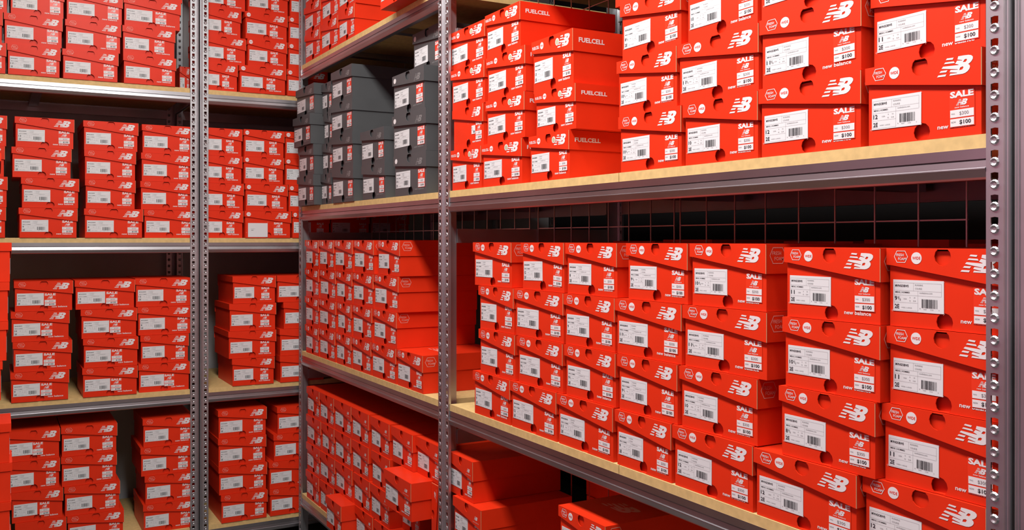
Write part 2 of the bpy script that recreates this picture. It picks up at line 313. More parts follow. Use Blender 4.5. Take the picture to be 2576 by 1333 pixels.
BOXES = [
('R', 'near rack', 'lower', 'A', 2.3513, 1.252, 0.9816, 0.2253, 0.32, 0.127, '9', 0.069, 0.2, 0, 'red wide-fit shoebox, bottom, first stack from left, lower shelf, near rack'),
('R', 'near rack', 'lower', 'A', 2.3186, 1.252, 1.1095, 0.2153, 0.32, 0.127, '9', 0.069, 0.3, 0, 'red wide-fit shoebox, second from bottom, first stack from left, lower shelf, near rack'),
('R', 'near rack', 'lower', 'A', 2.3228, 1.252, 1.2374, 0.2118, 0.32, 0.127, '8.5', 0.069, 0.4, 0, 'red wide-fit shoebox, second from top, first stack from left, lower shelf, near rack'),
('R', 'near rack', 'lower', 'A', 2.3469, 1.252, 1.3653, 0.2341, 0.32, 0.127, '10.5', 0.069, 0.6, 0, 'red wide-fit shoebox, topmost, first stack from left, lower shelf, near rack'),
('R', 'near rack', 'lower', 'A', 2.116, 1.252, 0.9816, 0.2393, 0.32, 0.127, '12', 0.069, 0.3, 0, 'red wide-fit shoebox, bottom, second stack from left, lower shelf, near rack'),
('R', 'near rack', 'lower', 'A', 2.0818, 1.252, 1.1095, 0.2339, 0.32, 0.127, '9.5', 0.069, 0.6, 0, 'red wide-fit shoebox, second from bottom, second stack from left, lower shelf, near rack'),
('R', 'near rack', 'lower', 'A', 2.0882, 1.252, 1.2374, 0.2514, 0.32, 0.127, '11', 0.069, -0.7, 0, 'red wide-fit shoebox, second from top, second stack from left, lower shelf, near rack'),
('R', 'near rack', 'lower', 'A', 2.0679, 1.252, 1.3653, 0.2174, 0.32, 0.127, '12', 0.069, 3, 0, 'red wide-fit shoebox, topmost, second stack from left, lower shelf, near rack'),
('R', 'near rack', 'lower', 'A', 1.8703, 1.252, 0.9816, 0.2444, 0.32, 0.127, '11', 0.069, 0.6, 0, 'red wide-fit shoebox, bottom, third stack from left, lower shelf, near rack'),
('R', 'near rack', 'lower', 'A', 1.8473, 1.252, 1.1095, 0.2172, 0.32, 0.127, '9.5', 0.069, 0.2, 0, 'red wide-fit shoebox, second from bottom, third stack from left, lower shelf, near rack'),
('R', 'near rack', 'lower', 'A', 1.8508, 1.252, 1.2374, 0.2173, 0.32, 0.127, '9', 0.069, 0.6, 0, 'red wide-fit shoebox, second from top, third stack from left, lower shelf, near rack'),
('R', 'near rack', 'lower', 'A', 1.8419, 1.252, 1.3653, 0.2188, 0.32, 0.127, '8', 0.069, -0.5, 0, 'red wide-fit shoebox, topmost, third stack from left, lower shelf, near rack'),
('R', 'near rack', 'lower', 'A', 1.6382, 1.252, 0.9816, 0.201, 0.32, 0.127, '9', 0.069, -0.0, 0, 'red wide-fit shoebox, bottom, fourth stack from left, lower shelf, near rack'),
('R', 'near rack', 'lower', 'A', 1.6239, 1.252, 1.1095, 0.2141, 0.32, 0.127, '9.5', 0.069, -0.4, 0, 'red wide-fit shoebox, second from bottom, fourth stack from left, lower shelf, near rack'),
('R', 'near rack', 'lower', 'A', 1.6215, 1.252, 1.2374, 0.2352, 0.32, 0.127, '11.5', 0.069, 0.1, 0, 'red wide-fit shoebox, second from top, fourth stack from left, lower shelf, near rack'),
('R', 'near rack', 'lower', 'A', 1.5901, 1.252, 1.3653, 0.2127, 0.32, 0.127, '9.5', 0.069, 0.1, 0, 'red wide-fit shoebox, topmost, fourth stack from left, lower shelf, near rack'),
('R', 'near rack', 'lower', 'A', 1.414, 1.252, 0.9816, 0.2368, 0.32, 0.127, '12', 0.069, -0.7, 0, 'red wide-fit shoebox, bottom, fifth stack from left, lower shelf, near rack'),
('R', 'near rack', 'lower', 'A', 1.3966, 1.252, 1.1095, 0.225, 0.32, 0.127, '10', 0.069, -0.4, 0, 'red wide-fit shoebox, second from bottom, fifth stack from left, lower shelf, near rack'),
('R', 'near rack', 'lower', 'A', 1.3792, 1.252, 1.2374, 0.2393, 0.32, 0.127, '11.5', 0.069, -0.3, 0, 'red wide-fit shoebox, second from top, fifth stack from left, lower shelf, near rack'),
('R', 'near rack', 'lower', 'A', 1.3687, 1.252, 1.3653, 0.2162, 0.32, 0.127, '10.5', 0.069, 0.6, 0, 'red wide-fit shoebox, topmost, fifth stack from left, lower shelf, near rack'),
('R', 'near rack', 'lower', 'A', 1.1738, 1.252, 0.9816, 0.2375, 0.32, 0.1255, '12', 0.069, 0.4, 0, 'red wide-fit shoebox, bottom, sixth stack from left, lower shelf, near rack'),
('R', 'near rack', 'lower', 'A', 1.1232, 1.252, 1.108, 0.2116, 0.32, 0.1255, '8.5', 0.069, -0.5, 0, 'red wide-fit shoebox, second from bottom, sixth stack from left, lower shelf, near rack'),
('R', 'near rack', 'lower', 'A', 1.1139, 1.252, 1.2344, 0.2121, 0.32, 0.1255, '10.5', 0.069, 0.4, 0, 'red wide-fit shoebox, second from top, sixth stack from left, lower shelf, near rack'),
('R', 'near rack', 'lower', 'A', 1.1117, 1.252, 1.3608, 0.2077, 0.32, 0.1255, '11', 0.069, -0.5, 0, 'red wide-fit shoebox, topmost, sixth stack from left, lower shelf, near rack'),
('R', 'near rack', 'lower', 'A', 0.9425, 1.264, 0.9816, 0.2191, 0.32, 0.1255, '12', 0.069, 0.2, 0, 'red wide-fit shoebox, bottom, seventh stack from left, lower shelf, near rack'),
('R', 'near rack', 'lower', 'A', 0.9125, 1.264, 1.108, 0.2036, 0.32, 0.1255, '11', 0.069, -0.5, 0, 'red wide-fit shoebox, second from bottom, seventh stack from left, lower shelf, near rack'),
('R', 'near rack', 'lower', 'A', 0.9052, 1.264, 1.2344, 0.1993, 0.32, 0.1255, '11', 0.069, -0.7, 0, 'red wide-fit shoebox, second from top, seventh stack from left, lower shelf, near rack'),
('R', 'near rack', 'lower', 'A', 0.9035, 1.264, 1.3608, 0.2027, 0.32, 0.1255, '9.5', 0.069, 0.5, 0, 'red wide-fit shoebox, topmost, seventh stack from left, lower shelf, near rack'),
('R', 'near rack', 'upper', 'F', 2.5159, 1.252, 1.6546, 0.205, 0.32, 0.124, '9.5', 0.069, 0.4, 0, 'red letter-sided shoebox, bottom, first stack from left, upper shelf, near rack'),
('R', 'near rack', 'upper', 'P', 2.5033, 1.252, 1.7795, 0.205, 0.32, 0.124, '9', 0.069, 0.5, 0, 'small-labelled red plain-lidded shoebox, second from bottom, first stack from left, upper shelf, near rack'),
('R', 'near rack', 'upper', 'F', 2.5051, 1.252, 1.9044, 0.2238, 0.32, 0.124, '10', 0.069, -0.3, 0, 'red letter-sided shoebox, second from top, first stack from left, upper shelf, near rack'),
('R', 'near rack', 'upper', 'F', 2.5324, 1.264, 2.0293, 0.2427, 0.32, 0.124, '9.5', 0.069, 0.1, 0, 'red letter-sided shoebox, topmost, first stack from left, upper shelf, near rack'),
('R', 'near rack', 'upper', 'F', 2.291, 1.252, 1.6546, 0.2348, 0.32, 0.124, '9.5', 0.069, -0.4, 0, 'red letter-sided shoebox, bottom, second stack from left, upper shelf, near rack'),
('R', 'near rack', 'upper', 'F', 2.2703, 1.252, 1.7795, 0.2258, 0.32, 0.124, '9.5', 0.069, 0.7, 0, 'red letter-sided shoebox, second from bottom, second stack from left, upper shelf, near rack'),
('R', 'near rack', 'upper', 'F', 2.2669, 1.252, 1.9044, 0.2276, 0.32, 0.124, '11', 0.069, -0.3, 0, 'red letter-sided shoebox, second from top, second stack from left, upper shelf, near rack'),
('R', 'near rack', 'upper', 'F', 2.2834, 1.252, 2.0293, 0.2045, 0.32, 0.124, '10.5', 0.069, -0.1, 0, 'red letter-sided shoebox, topmost, second stack from left, upper shelf, near rack'),
('R', 'near rack', 'upper', 'F', 2.0344, 1.252, 1.6546, 0.1993, 0.32, 0.121, '9', 0.069, -0.3, 0, 'red letter-sided shoebox, bottom, third stack from left, upper shelf, near rack'),
('R', 'near rack', 'upper', 'F', 2.0048, 1.252, 1.7765, 0.1979, 0.32, 0.112, '10.5', 0.069, -0.3, 0, 'red letter-sided shoebox, second from top, third stack from left, upper shelf, near rack'),
('R', 'near rack', 'upper', 'F', 2.0178, 1.252, 1.8894, 0.2009, 0.32, 0.137, '13', 0.069, 0.1, 0, 'red letter-sided shoebox, topmost, third stack from left, upper shelf, near rack'),
('R', 'near rack', 'upper', 'A', 1.6151, 1.252, 1.6546, 0.2223, 0.32, 0.127, '10.5', 0.069, 0.1, 0, 'red wide-fit shoebox, bottom, fourth stack from left, upper shelf, near rack'),
('R', 'near rack', 'upper', 'A', 1.6257, 1.252, 1.7825, 0.2121, 0.32, 0.127, '10.5', 0.069, 0.3, 0, 'red wide-fit shoebox, second from bottom, fourth stack from left, upper shelf, near rack'),
('R', 'near rack', 'upper', 'A', 1.6123, 1.252, 1.9104, 0.214, 0.32, 0.127, '8.5', 0.069, -0.6, 0, 'red wide-fit shoebox, second from top, fourth stack from left, upper shelf, near rack'),
('R', 'near rack', 'upper', 'A', 1.6301, 1.252, 2.0383, 0.2342, 0.32, 0.127, '10.5', 0.069, 0.4, 0, 'red wide-fit shoebox, topmost, fourth stack from left, upper shelf, near rack'),
('R', 'near rack', 'upper', 'A', 1.3904, 1.252, 1.6546, 0.2145, 0.32, 0.1265, '10', 0.069, -0.0, 0, 'red wide-fit shoebox, bottom, fifth stack from left, upper shelf, near rack'),
('R', 'near rack', 'upper', 'A', 1.3988, 1.252, 1.782, 0.2356, 0.32, 0.1265, '11.5', 0.069, -0.3, 0, 'red wide-fit shoebox, second from top, fifth stack from left, upper shelf, near rack'),
('R', 'near rack', 'upper', 'A', 1.3868, 1.252, 1.9094, 0.2064, 0.32, 0.1265, '10', 0.069, -0.0, 0, 'red wide-fit shoebox, topmost, fifth stack from left, upper shelf, near rack'),
('R', 'near rack', 'upper', 'A', 1.163, 1.252, 1.6546, 0.234, 0.32, 0.1275, '12', 0.069, 0.3, 0, 'red wide-fit shoebox, bottom, sixth stack from left, upper shelf, near rack'),
('R', 'near rack', 'upper', 'A', 1.1616, 1.252, 1.783, 0.2327, 0.32, 0.1275, '11.5', 0.069, -0.6, 0, 'red wide-fit shoebox, second from top, sixth stack from left, upper shelf, near rack'),
('R', 'near rack', 'upper', 'A', 1.1557, 1.252, 1.9114, 0.2497, 0.32, 0.1275, '9', 0.069, 0.7, 0, 'red wide-fit shoebox, topmost, sixth stack from left, upper shelf, near rack'),
('R', 'near rack', 'upper', 'A', 0.9344, 1.252, 1.6546, 0.205, 0.32, 0.127, '12', 0.069, -0.7, 0, 'red wide-fit shoebox, bottom, seventh stack from left, upper shelf, near rack'),
('R', 'near rack', 'upper', 'A', 0.9346, 1.264, 1.7825, 0.2029, 0.32, 0.127, '11', 0.069, 0.3, 0, 'red wide-fit shoebox, topmost, seventh stack from left, upper shelf, near rack'),
('R', 'far side rack', 'lower', 'A', 4.075, 1.252, 0.9816, 0.205, 0.32, 0.1285, '11', 0.069, -0.7, 0, 'red wide-fit shoebox, bottom, first stack from left, lower shelf, far side rack'),
('R', 'far side rack', 'lower', 'A', 4.0757, 1.252, 1.111, 0.2035, 0.32, 0.1285, '11', 0.069, -0.2, 0, 'red wide-fit shoebox, second from bottom, first stack from left, lower shelf, far side rack'),
('R', 'far side rack', 'lower', 'A', 4.075, 1.252, 1.2404, 0.205, 0.32, 0.1285, '13', 0.069, 0.5, 0, 'red wide-fit shoebox, second from top, first stack from left, lower shelf, far side rack'),
('R', 'far side rack', 'lower', 'A', 4.0757, 1.252, 1.3698, 0.2035, 0.32, 0.1285, '11.5', 0.069, -0.6, 0, 'red wide-fit shoebox, topmost, first stack from left, lower shelf, far side rack'),
('R', 'far side rack', 'lower', 'A', 3.8578, 1.252, 0.9816, 0.218, 0.32, 0.1285, '9', 0.069, 0.2, 0, 'red wide-fit shoebox, bottom, second stack from left, lower shelf, far side rack'),
('R', 'far side rack', 'lower', 'A', 3.8547, 1.252, 1.111, 0.2326, 0.32, 0.1285, '9.5', 0.069, -0.5, 0, 'red wide-fit shoebox, second from bottom, second stack from left, lower shelf, far side rack'),
('R', 'far side rack', 'lower', 'A', 3.8505, 1.252, 1.2404, 0.2212, 0.32, 0.1285, '9.5', 0.069, 0.6, 0, 'red wide-fit shoebox, second from top, second stack from left, lower shelf, far side rack'),
('R', 'far side rack', 'lower', 'A', 3.8677, 1.252, 1.3698, 0.2066, 0.32, 0.1285, '11.5', 0.069, -0.2, 0, 'red wide-fit shoebox, topmost, second stack from left, lower shelf, far side rack'),
('R', 'far side rack', 'lower', 'A', 3.6419, 1.252, 0.9816, 0.193, 0.32, 0.1285, '10.5', 0.069, 0.5, 0, 'red wide-fit shoebox, bottom, third stack from left, lower shelf, far side rack'),
('R', 'far side rack', 'lower', 'A', 3.6342, 1.252, 1.111, 0.1775, 0.32, 0.1285, '10', 0.069, 0.4, 0, 'red wide-fit shoebox, second from bottom, third stack from left, lower shelf, far side rack'),
('R', 'far side rack', 'lower', 'A', 3.6364, 1.252, 1.2404, 0.2009, 0.32, 0.1285, '8.5', 0.069, 0.1, 0, 'red wide-fit shoebox, second from top, third stack from left, lower shelf, far side rack'),
('R', 'far side rack', 'lower', 'A', 3.6452, 1.252, 1.3698, 0.2279, 0.32, 0.1285, '10.5', 0.069, 0.5, 0, 'red wide-fit shoebox, topmost, third stack from left, lower shelf, far side rack'),
('R', 'far side rack', 'lower', 'A', 3.4317, 1.252, 0.9816, 0.2179, 0.32, 0.1285, '8', 0.069, -0.1, 0, 'red wide-fit shoebox, bottom, fourth stack from left, lower shelf, far side rack'),
('R', 'far side rack', 'lower', 'A', 3.4244, 1.252, 1.111, 0.2232, 0.32, 0.1285, '8.5', 0.069, -0.4, 0, 'red wide-fit shoebox, second from bottom, fourth stack from left, lower shelf, far side rack'),
('R', 'far side rack', 'lower', 'A', 3.4157, 1.252, 1.2404, 0.2311, 0.32, 0.1285, '12', 0.069, 0.2, 0, 'red wide-fit shoebox, second from top, fourth stack from left, lower shelf, far side rack'),
('R', 'far side rack', 'lower', 'A', 3.4079, 1.252, 1.3698, 0.228, 0.32, 0.1285, '9', 0.069, -0.2, 0, 'red wide-fit shoebox, topmost, fourth stack from left, lower shelf, far side rack'),
('R', 'far side rack', 'lower', 'A', 3.197, 1.252, 0.9816, 0.2456, 0.32, 0.1285, '12', 0.069, -0.6, 0, 'red wide-fit shoebox, bottom, fifth stack from left, lower shelf, far side rack'),
('R', 'far side rack', 'lower', 'A', 3.1855, 1.252, 1.111, 0.2377, 0.32, 0.1285, '10.5', 0.069, -0.3, 0, 'red wide-fit shoebox, second from bottom, fifth stack from left, lower shelf, far side rack'),
('R', 'far side rack', 'lower', 'A', 3.1728, 1.252, 1.2404, 0.2463, 0.32, 0.1285, '8.5', 0.069, 0.2, 0, 'red wide-fit shoebox, second from top, fifth stack from left, lower shelf, far side rack'),
('R', 'far side rack', 'lower', 'A', 3.1478, 1.252, 1.3698, 0.2215, 0.32, 0.1285, '10', 0.069, 0.7, 0, 'red wide-fit shoebox, topmost, fifth stack from left, lower shelf, far side rack'),
('R', 'far side rack', 'lower', 'A', 2.9531, 1.252, 0.9816, 0.2346, 0.32, 0.1285, '9', 0.069, 0.3, 0, 'red wide-fit shoebox, lone, sixth stack from left, lower shelf, far side rack'),
('R', 'far side rack', 'bottom', 'D', 4.068, 1.252, 0.3166, 0.1909, 0.32, 0.127, '8.5', 0.069, 0.7, 0, 'red shoebox, bottom, first stack from left, bottom shelf, far side rack'),
('R', 'far side rack', 'bottom', 'D', 4.0598, 1.252, 0.4445, 0.1945, 0.32, 0.127, '12', 0.069, 0.6, 0, 'red shoebox, second from bottom, first stack from left, bottom shelf, far side rack'),
('R', 'far side rack', 'bottom', 'D', 4.0492, 1.252, 0.5724, 0.216, 0.32, 0.127, '8', 0.069, -0.4, 0, 'red shoebox, second from top, first stack from left, bottom shelf, far side rack'),
('R', 'far side rack', 'bottom', 'D', 4.0568, 1.252, 0.7003, 0.1885, 0.32, 0.127, '13', 0.069, -0.2, 0, 'red shoebox, topmost, first stack from left, bottom shelf, far side rack'),
('R', 'far side rack', 'bottom', 'D', 3.8639, 1.252, 0.3166, 0.1886, 0.32, 0.127, '10', 0.069, -0.1, 0, 'red shoebox, bottom, second stack from left, bottom shelf, far side rack'),
('R', 'far side rack', 'bottom', 'D', 3.8543, 1.252, 0.4445, 0.2105, 0.32, 0.127, '11', 0.069, -0.5, 0, 'red shoebox, second from bottom, second stack from left, bottom shelf, far side rack'),
('R', 'far side rack', 'bottom', 'D', 3.8447, 1.252, 0.5724, 0.1759, 0.32, 0.127, '8', 0.069, 0.4, 0, 'red shoebox, second from top, second stack from left, bottom shelf, far side rack'),
('R', 'far side rack', 'bottom', 'D', 3.862, 1.252, 0.7003, 0.1949, 0.32, 0.127, '10.5', 0.069, 0.5, 0, 'red shoebox, topmost, second stack from left, bottom shelf, far side rack'),
('R', 'far side rack', 'bottom', 'D', 3.6004, 1.195, 0.3166, 0.1949, 0.32, 0.127, '9', 0.069, 0.7, 0, 'jutting red shoebox, bottom, third stack from left, bottom shelf, far side rack'),
('R', 'far side rack', 'bottom', 'D', 3.641, 1.252, 0.4445, 0.21, 0.32, 0.127, '13', 0.069, 0.6, 0, 'red shoebox, second from bottom, third stack from left, bottom shelf, far side rack'),
('R', 'far side rack', 'bottom', 'D', 3.652, 1.252, 0.5724, 0.2035, 0.32, 0.127, '11', 0.069, -0.6, 0, 'red shoebox, second from top, third stack from left, bottom shelf, far side rack'),
('R', 'far side rack', 'bottom', 'D', 3.6536, 1.252, 0.7003, 0.2158, 0.32, 0.127, '11', 0.069, -0.2, 0, 'red shoebox, topmost, third stack from left, bottom shelf, far side rack'),
('R', 'far side rack', 'bottom', 'D', 3.4022, 1.252, 0.3166, 0.1956, 0.32, 0.127, '8', 0.069, 0.5, 0, 'red shoebox, bottom, fourth stack from left, bottom shelf, far side rack'),
('R', 'far side rack', 'bottom', 'D', 3.429, 1.252, 0.4445, 0.1857, 0.32, 0.127, '10', 0.069, -0.5, 0, 'red shoebox, second from bottom, fourth stack from left, bottom shelf, far side rack'),
('R', 'far side rack', 'bottom', 'D', 3.4449, 1.252, 0.5724, 0.1916, 0.32, 0.127, '13', 0.069, 0.5, 0, 'red shoebox, second from top, fourth stack from left, bottom shelf, far side rack'),
('R', 'far side rack', 'bottom', 'D', 3.4459, 1.252, 0.7003, 0.1937, 0.32, 0.127, '12', 0.069, -0.1, 0, 'red shoebox, topmost, fourth stack from left, bottom shelf, far side rack'),
('R', 'far side rack', 'bottom', 'D', 3.2018, 1.252, 0.3166, 0.1798, 0.32, 0.127, '11.5', 0.069, 0.3, 0, 'red shoebox, bottom, fifth stack from left, bottom shelf, far side rack'),
('R', 'far side rack', 'bottom', 'D', 3.2353, 1.252, 0.4445, 0.1889, 0.32, 0.127, '10.5', 0.069, -0.0, 0, 'red shoebox, second from bottom, fifth stack from left, bottom shelf, far side rack'),
('R', 'far side rack', 'bottom', 'D', 3.2262, 1.252, 0.5724, 0.1902, 0.32, 0.127, '10', 0.069, -0.0, 0, 'red shoebox, second from top, fifth stack from left, bottom shelf, far side rack'),
('R', 'far side rack', 'bottom', 'D', 3.2333, 1.252, 0.7003, 0.1929, 0.32, 0.127, '9', 0.069, -0.5, 0, 'red shoebox, topmost, fifth stack from left, bottom shelf, far side rack'),
('R', 'far side rack', 'bottom', 'D', 3.0029, 1.252, 0.3166, 0.18, 0.32, 0.127, '12', 0.069, 0.6, 0, 'red shoebox, bottom, sixth stack from left, bottom shelf, far side rack'),
('R', 'far side rack', 'bottom', 'D', 3.0566, 1.3, 0.4445, 0.1625, 0.28, 0.127, '11.5', 0.069, 0.5, 0, 'red shoebox, second from bottom, sixth stack from left, bottom shelf, far side rack'),
('R', 'far side rack', 'bottom', 'D', 2.9117, 1.19, 0.5724, 0.2402, 0.32, 0.127, '9', 0.069, -0.6, 0, 'jutting red shoebox, second from top, sixth stack from left, bottom shelf, far side rack'),
('R', 'far side rack', 'bottom', 'D', 3.0198, 1.252, 0.7003, 0.1918, 0.32, 0.127, '10', 0.069, 0.0, 0, 'red shoebox, topmost, sixth stack from left, bottom shelf, far side rack'),
('R', 'far side rack', 'upper', 'G', 4.0632, 1.218, 1.6546, 0.2475, 0.335, 0.1325, '12', 0.069, 0.5, 0, 'dark grey shoebox, bottom, first stack from left, upper shelf, far side rack'),
('R', 'far side rack', 'upper', 'G', 4.0539, 1.218, 1.788, 0.2345, 0.335, 0.1325, '10.5', 0.069, -0.6, 0, 'dark grey shoebox, second from bottom, first stack from left, upper shelf, far side rack'),
('R', 'far side rack', 'upper', 'G', 4.0617, 1.2, 1.9214, 0.26, 0.335, 0.1325, '10.5', 0.069, 0.3, 0, 'dark grey shoebox, second from top, first stack from left, upper shelf, far side rack'),
('R', 'far side rack', 'upper', 'G', 4.0694, 1.218, 2.0548, 0.2804, 0.335, 0.1325, '8', 0.069, 0.4, 0, 'dark grey shoebox, topmost, first stack from left, upper shelf, far side rack'),
('R', 'far side rack', 'upper', 'G', 3.8653, 1.25, 1.6546, 0.1423, 0.335, 0.13, '10.5', 0.069, 0.1, 0, 'dark grey shoebox, bottom, second stack from left, upper shelf, far side rack'),
('R', 'far side rack', 'upper', 'G', 3.8504, 1.25, 1.7855, 0.1351, 0.335, 0.13, '10', 0.069, 0.5, 0, 'dark grey shoebox, second from bottom, second stack from left, upper shelf, far side rack'),
('R', 'far side rack', 'upper', 'G', 3.843, 1.25, 1.9164, 0.1078, 0.335, 0.13, '10', 0.069, 0.4, 0, 'dark grey shoebox, second from top, second stack from left, upper shelf, far side rack'),
('R', 'far side rack', 'upper', 'G', 3.8593, 1.25, 2.0473, 0.1338, 0.335, 0.13, '10', 0.069, 0.6, 0, 'dark grey shoebox, topmost, second stack from left, upper shelf, far side rack'),
('R', 'far side rack', 'upper', 'G', 3.6368, 1.245, 1.6546, 0.2645, 0.335, 0.144, '10.5', 0.069, 0.2, 0, 'dark grey shoebox, bottom, third stack from left, upper shelf, far side rack'),
('R', 'far side rack', 'upper', 'G', 3.6438, 1.245, 1.7995, 0.2646, 0.335, 0.1345, '13', 0.069, 0.5, 0, 'dark grey shoebox, second from bottom, third stack from left, upper shelf, far side rack'),
('R', 'far side rack', 'upper', 'G', 3.65, 1.245, 1.9349, 0.2722, 0.335, 0.1345, '11.5', 0.069, 0.1, 0, 'dark grey shoebox, second from top, third stack from left, upper shelf, far side rack'),
('R', 'far side rack', 'upper', 'G', 3.6493, 1.245, 2.0703, 0.2615, 0.335, 0.1345, '10', 0.069, -0.2, 0, 'dark grey shoebox, topmost, third stack from left, upper shelf, far side rack'),
('R', 'far side rack', 'upper', 'G', 3.2986, 1.25, 1.6546, 0.2436, 0.335, 0.1315, '10', 0.069, -0.1, 0, 'dark grey shoebox, bottom, fourth stack from left, upper shelf, far side rack'),
('R', 'far side rack', 'upper', 'G', 3.308, 1.25, 1.787, 0.2515, 0.335, 0.1315, '12', 0.069, 0.2, 0, 'dark grey shoebox, topmost, fourth stack from left, upper shelf, far side rack'),
('R', 'far side rack', 'upper', 'GC', 2.9466, 1.25, 1.6546, 0.2828, 0.335, 0.143, '10.5', 0.069, -0.2, 0, 'dark grey badged shoebox, bottom, fifth stack from left, upper shelf, far side rack'),
('R', 'far side rack', 'upper', 'GC', 2.9542, 1.25, 1.7985, 0.2979, 0.335, 0.143, '10.5', 0.069, 0.3, 0, 'dark grey badged shoebox, second from bottom, fifth stack from left, upper shelf, far side rack'),
('R', 'far side rack', 'upper', 'GC', 2.9607, 1.25, 1.9424, 0.2811, 0.335, 0.143, '11', 0.069, -0.2, 0, 'dark grey badged shoebox, second from top, fifth stack from left, upper shelf, far side rack'),
('R', 'far side rack', 'upper', 'GC', 2.9082, 1.3, 2.0863, 0.25, 0.28, 0.143, '9', 0.069, 0.5, 0, 'dark grey badged shoebox, topmost, fifth stack from left, upper shelf, far side rack'),
('R', 'far side rack', 'top', 'P', 4.0687, 1.252, 2.3146, 0.2267, 0.32, 0.127, '11.5', 0.072, 0.7, 0, 'red plain-lidded shoebox, bottom, first stack from left, top shelf, far side rack'),
('R', 'far side rack', 'top', 'P', 4.0693, 1.252, 2.4425, 0.2506, 0.32, 0.127, '10.5', 0.072, 0.0, 0, 'red plain-lidded shoebox, second from top, first stack from left, top shelf, far side rack'),
('R', 'far side rack', 'top', 'P', 4.0659, 1.252, 2.5704, 0.2324, 0.32, 0.127, '12', 0.072, 0.7, 0, 'red plain-lidded shoebox, topmost, first stack from left, top shelf, far side rack'),
('R', 'far side rack', 'top', 'P', 3.8269, 1.252, 2.3146, 0.2285, 0.32, 0.127, '9.5', 0.072, 0.5, 0, 'red plain-lidded shoebox, bottom, second stack from left, top shelf, far side rack'),
('R', 'far side rack', 'top', 'P', 3.8209, 1.252, 2.4425, 0.2237, 0.32, 0.127, '11.5', 0.072, -0.3, 0, 'red plain-lidded shoebox, second from top, second stack from left, top shelf, far side rack'),
('R', 'far side rack', 'top', 'P', 3.8255, 1.252, 2.5704, 0.2257, 0.32, 0.127, '8.5', 0.072, 0.3, 0, 'red plain-lidded shoebox, topmost, second stack from left, top shelf, far side rack'),
('R', 'far side rack', 'top', 'P', 3.6077, 1.252, 2.3146, 0.1997, 0.32, 0.13, '11', 0.072, -0.5, 0, 'red plain-lidded shoebox, bottom, third stack from left, top shelf, far side rack'),
('R', 'far side rack', 'top', 'P', 3.6023, 1.252, 2.4455, 0.2074, 0.32, 0.13, '13', 0.072, 0.0, 0, 'red plain-lidded shoebox, topmost, third stack from left, top shelf, far side rack'),
('R', 'far side rack', 'top', 'P', 2.9397, 1.19, 2.3146, 0.2761, 0.32, 0.135, '11', 0.069, -0.3, 0, 'jutting red plain-lidded shoebox, lone, fourth stack from left, top shelf, far side rack'),
('R', 'near rack', 'bottom', 'D', 2.5163, 1.252, 0.3166, 0.1955, 0.32, 0.1265, '12', 0.069, 0.4, 0, 'red shoebox, bottom, first stack from left, bottom shelf, near rack'),
('R', 'near rack', 'bottom', 'D', 2.5408, 1.264, 0.444, 0.2084, 0.32, 0.1265, '10', 0.069, 0.3, 0, 'red shoebox, second from bottom, first stack from left, bottom shelf, near rack'),
('R', 'near rack', 'bottom', 'D', 2.5127, 1.255, 0.5714, 0.1921, 0.32, 0.1265, '8', 0.069, -0.4, 0, 'red shoebox, second from top, first stack from left, bottom shelf, near rack'),
('R', 'near rack', 'bottom', 'D', 2.5728, 1.264, 0.6988, 0.1663, 0.32, 0.1265, '13', 0.069, -0.1, 0, 'red shoebox, topmost, first stack from left, bottom shelf, near rack'),
('R', 'near rack', 'bottom', 'A', 1.8749, 1.252, 0.3166, 0.205, 0.32, 0.1265, '9', 0.069, -0.4, 0, 'red wide-fit shoebox, bottom, second stack from left, bottom shelf, near rack'),
('R', 'near rack', 'bottom', 'A', 1.8749, 1.252, 0.444, 0.205, 0.32, 0.1265, '9', 0.069, 0.2, 0, 'red wide-fit shoebox, second from bottom, second stack from left, bottom shelf, near rack'),
('R', 'near rack', 'bottom', 'A', 1.8768, 1.252, 0.5714, 0.205, 0.32, 0.1265, '8', 0.069, 0.7, 0, 'red wide-fit shoebox, second from top, second stack from left, bottom shelf, near rack'),
('R', 'near rack', 'bottom', 'A', 1.8806, 1.252, 0.6988, 0.205, 0.32, 0.1265, '9.5', 0.069, -0.5, 0, 'red wide-fit shoebox, topmost, second stack from left, bottom shelf, near rack'),
('B', 'left back rack', 'top', 'H', -0.0637, 4.28, 2.1776, 0.2149, 0.32, 0.1235, '9', 0.067, -0.5, 0, 'red shoebox, bottom, first stack from left, top shelf, left back rack'),
('B', 'left back rack', 'top', 'H', -0.0765, 4.28, 2.302, 0.215, 0.32, 0.1235, '9', 0.067, -0.0, 0, 'red shoebox, second from top, first stack from left, top shelf, left back rack'),
('B', 'left back rack', 'top', 'H', -0.058, 4.28, 2.4264, 0.215, 0.32, 0.1235, '12', 0.067, -0.6, 0, 'red shoebox, topmost, first stack from left, top shelf, left back rack'),
('B', 'left back rack', 'top', 'H', 0.1443, 4.28, 2.1776, 0.1952, 0.32, 0.1235, '11.5', 0.067, -0.2, 0, 'red shoebox, bottom, second stack from left, top shelf, left back rack'),
('B', 'left back rack', 'top', 'H', 0.1424, 4.28, 2.302, 0.2156, 0.32, 0.1235, '13', 0.067, -0.5, 0, 'red shoebox, second from top, second stack from left, top shelf, left back rack'),
('B', 'left back rack', 'top', 'H', 0.1567, 4.28, 2.4264, 0.2003, 0.32, 0.1235, '9.5', 0.067, -0.3, 0, 'red shoebox, topmost, second stack from left, top shelf, left back rack'),
('B', 'left back rack', 'top', 'H', 0.3579, 4.28, 2.1776, 0.217, 0.32, 0.1235, '10.5', 0.067, -0.6, 0, 'red shoebox, bottom, third stack from left, top shelf, left back rack'),
('B', 'left back rack', 'top', 'H', 0.3684, 4.28, 2.302, 0.217, 0.32, 0.1235, '11', 0.067, 0.5, 0, 'red shoebox, second from top, third stack from left, top shelf, left back rack'),
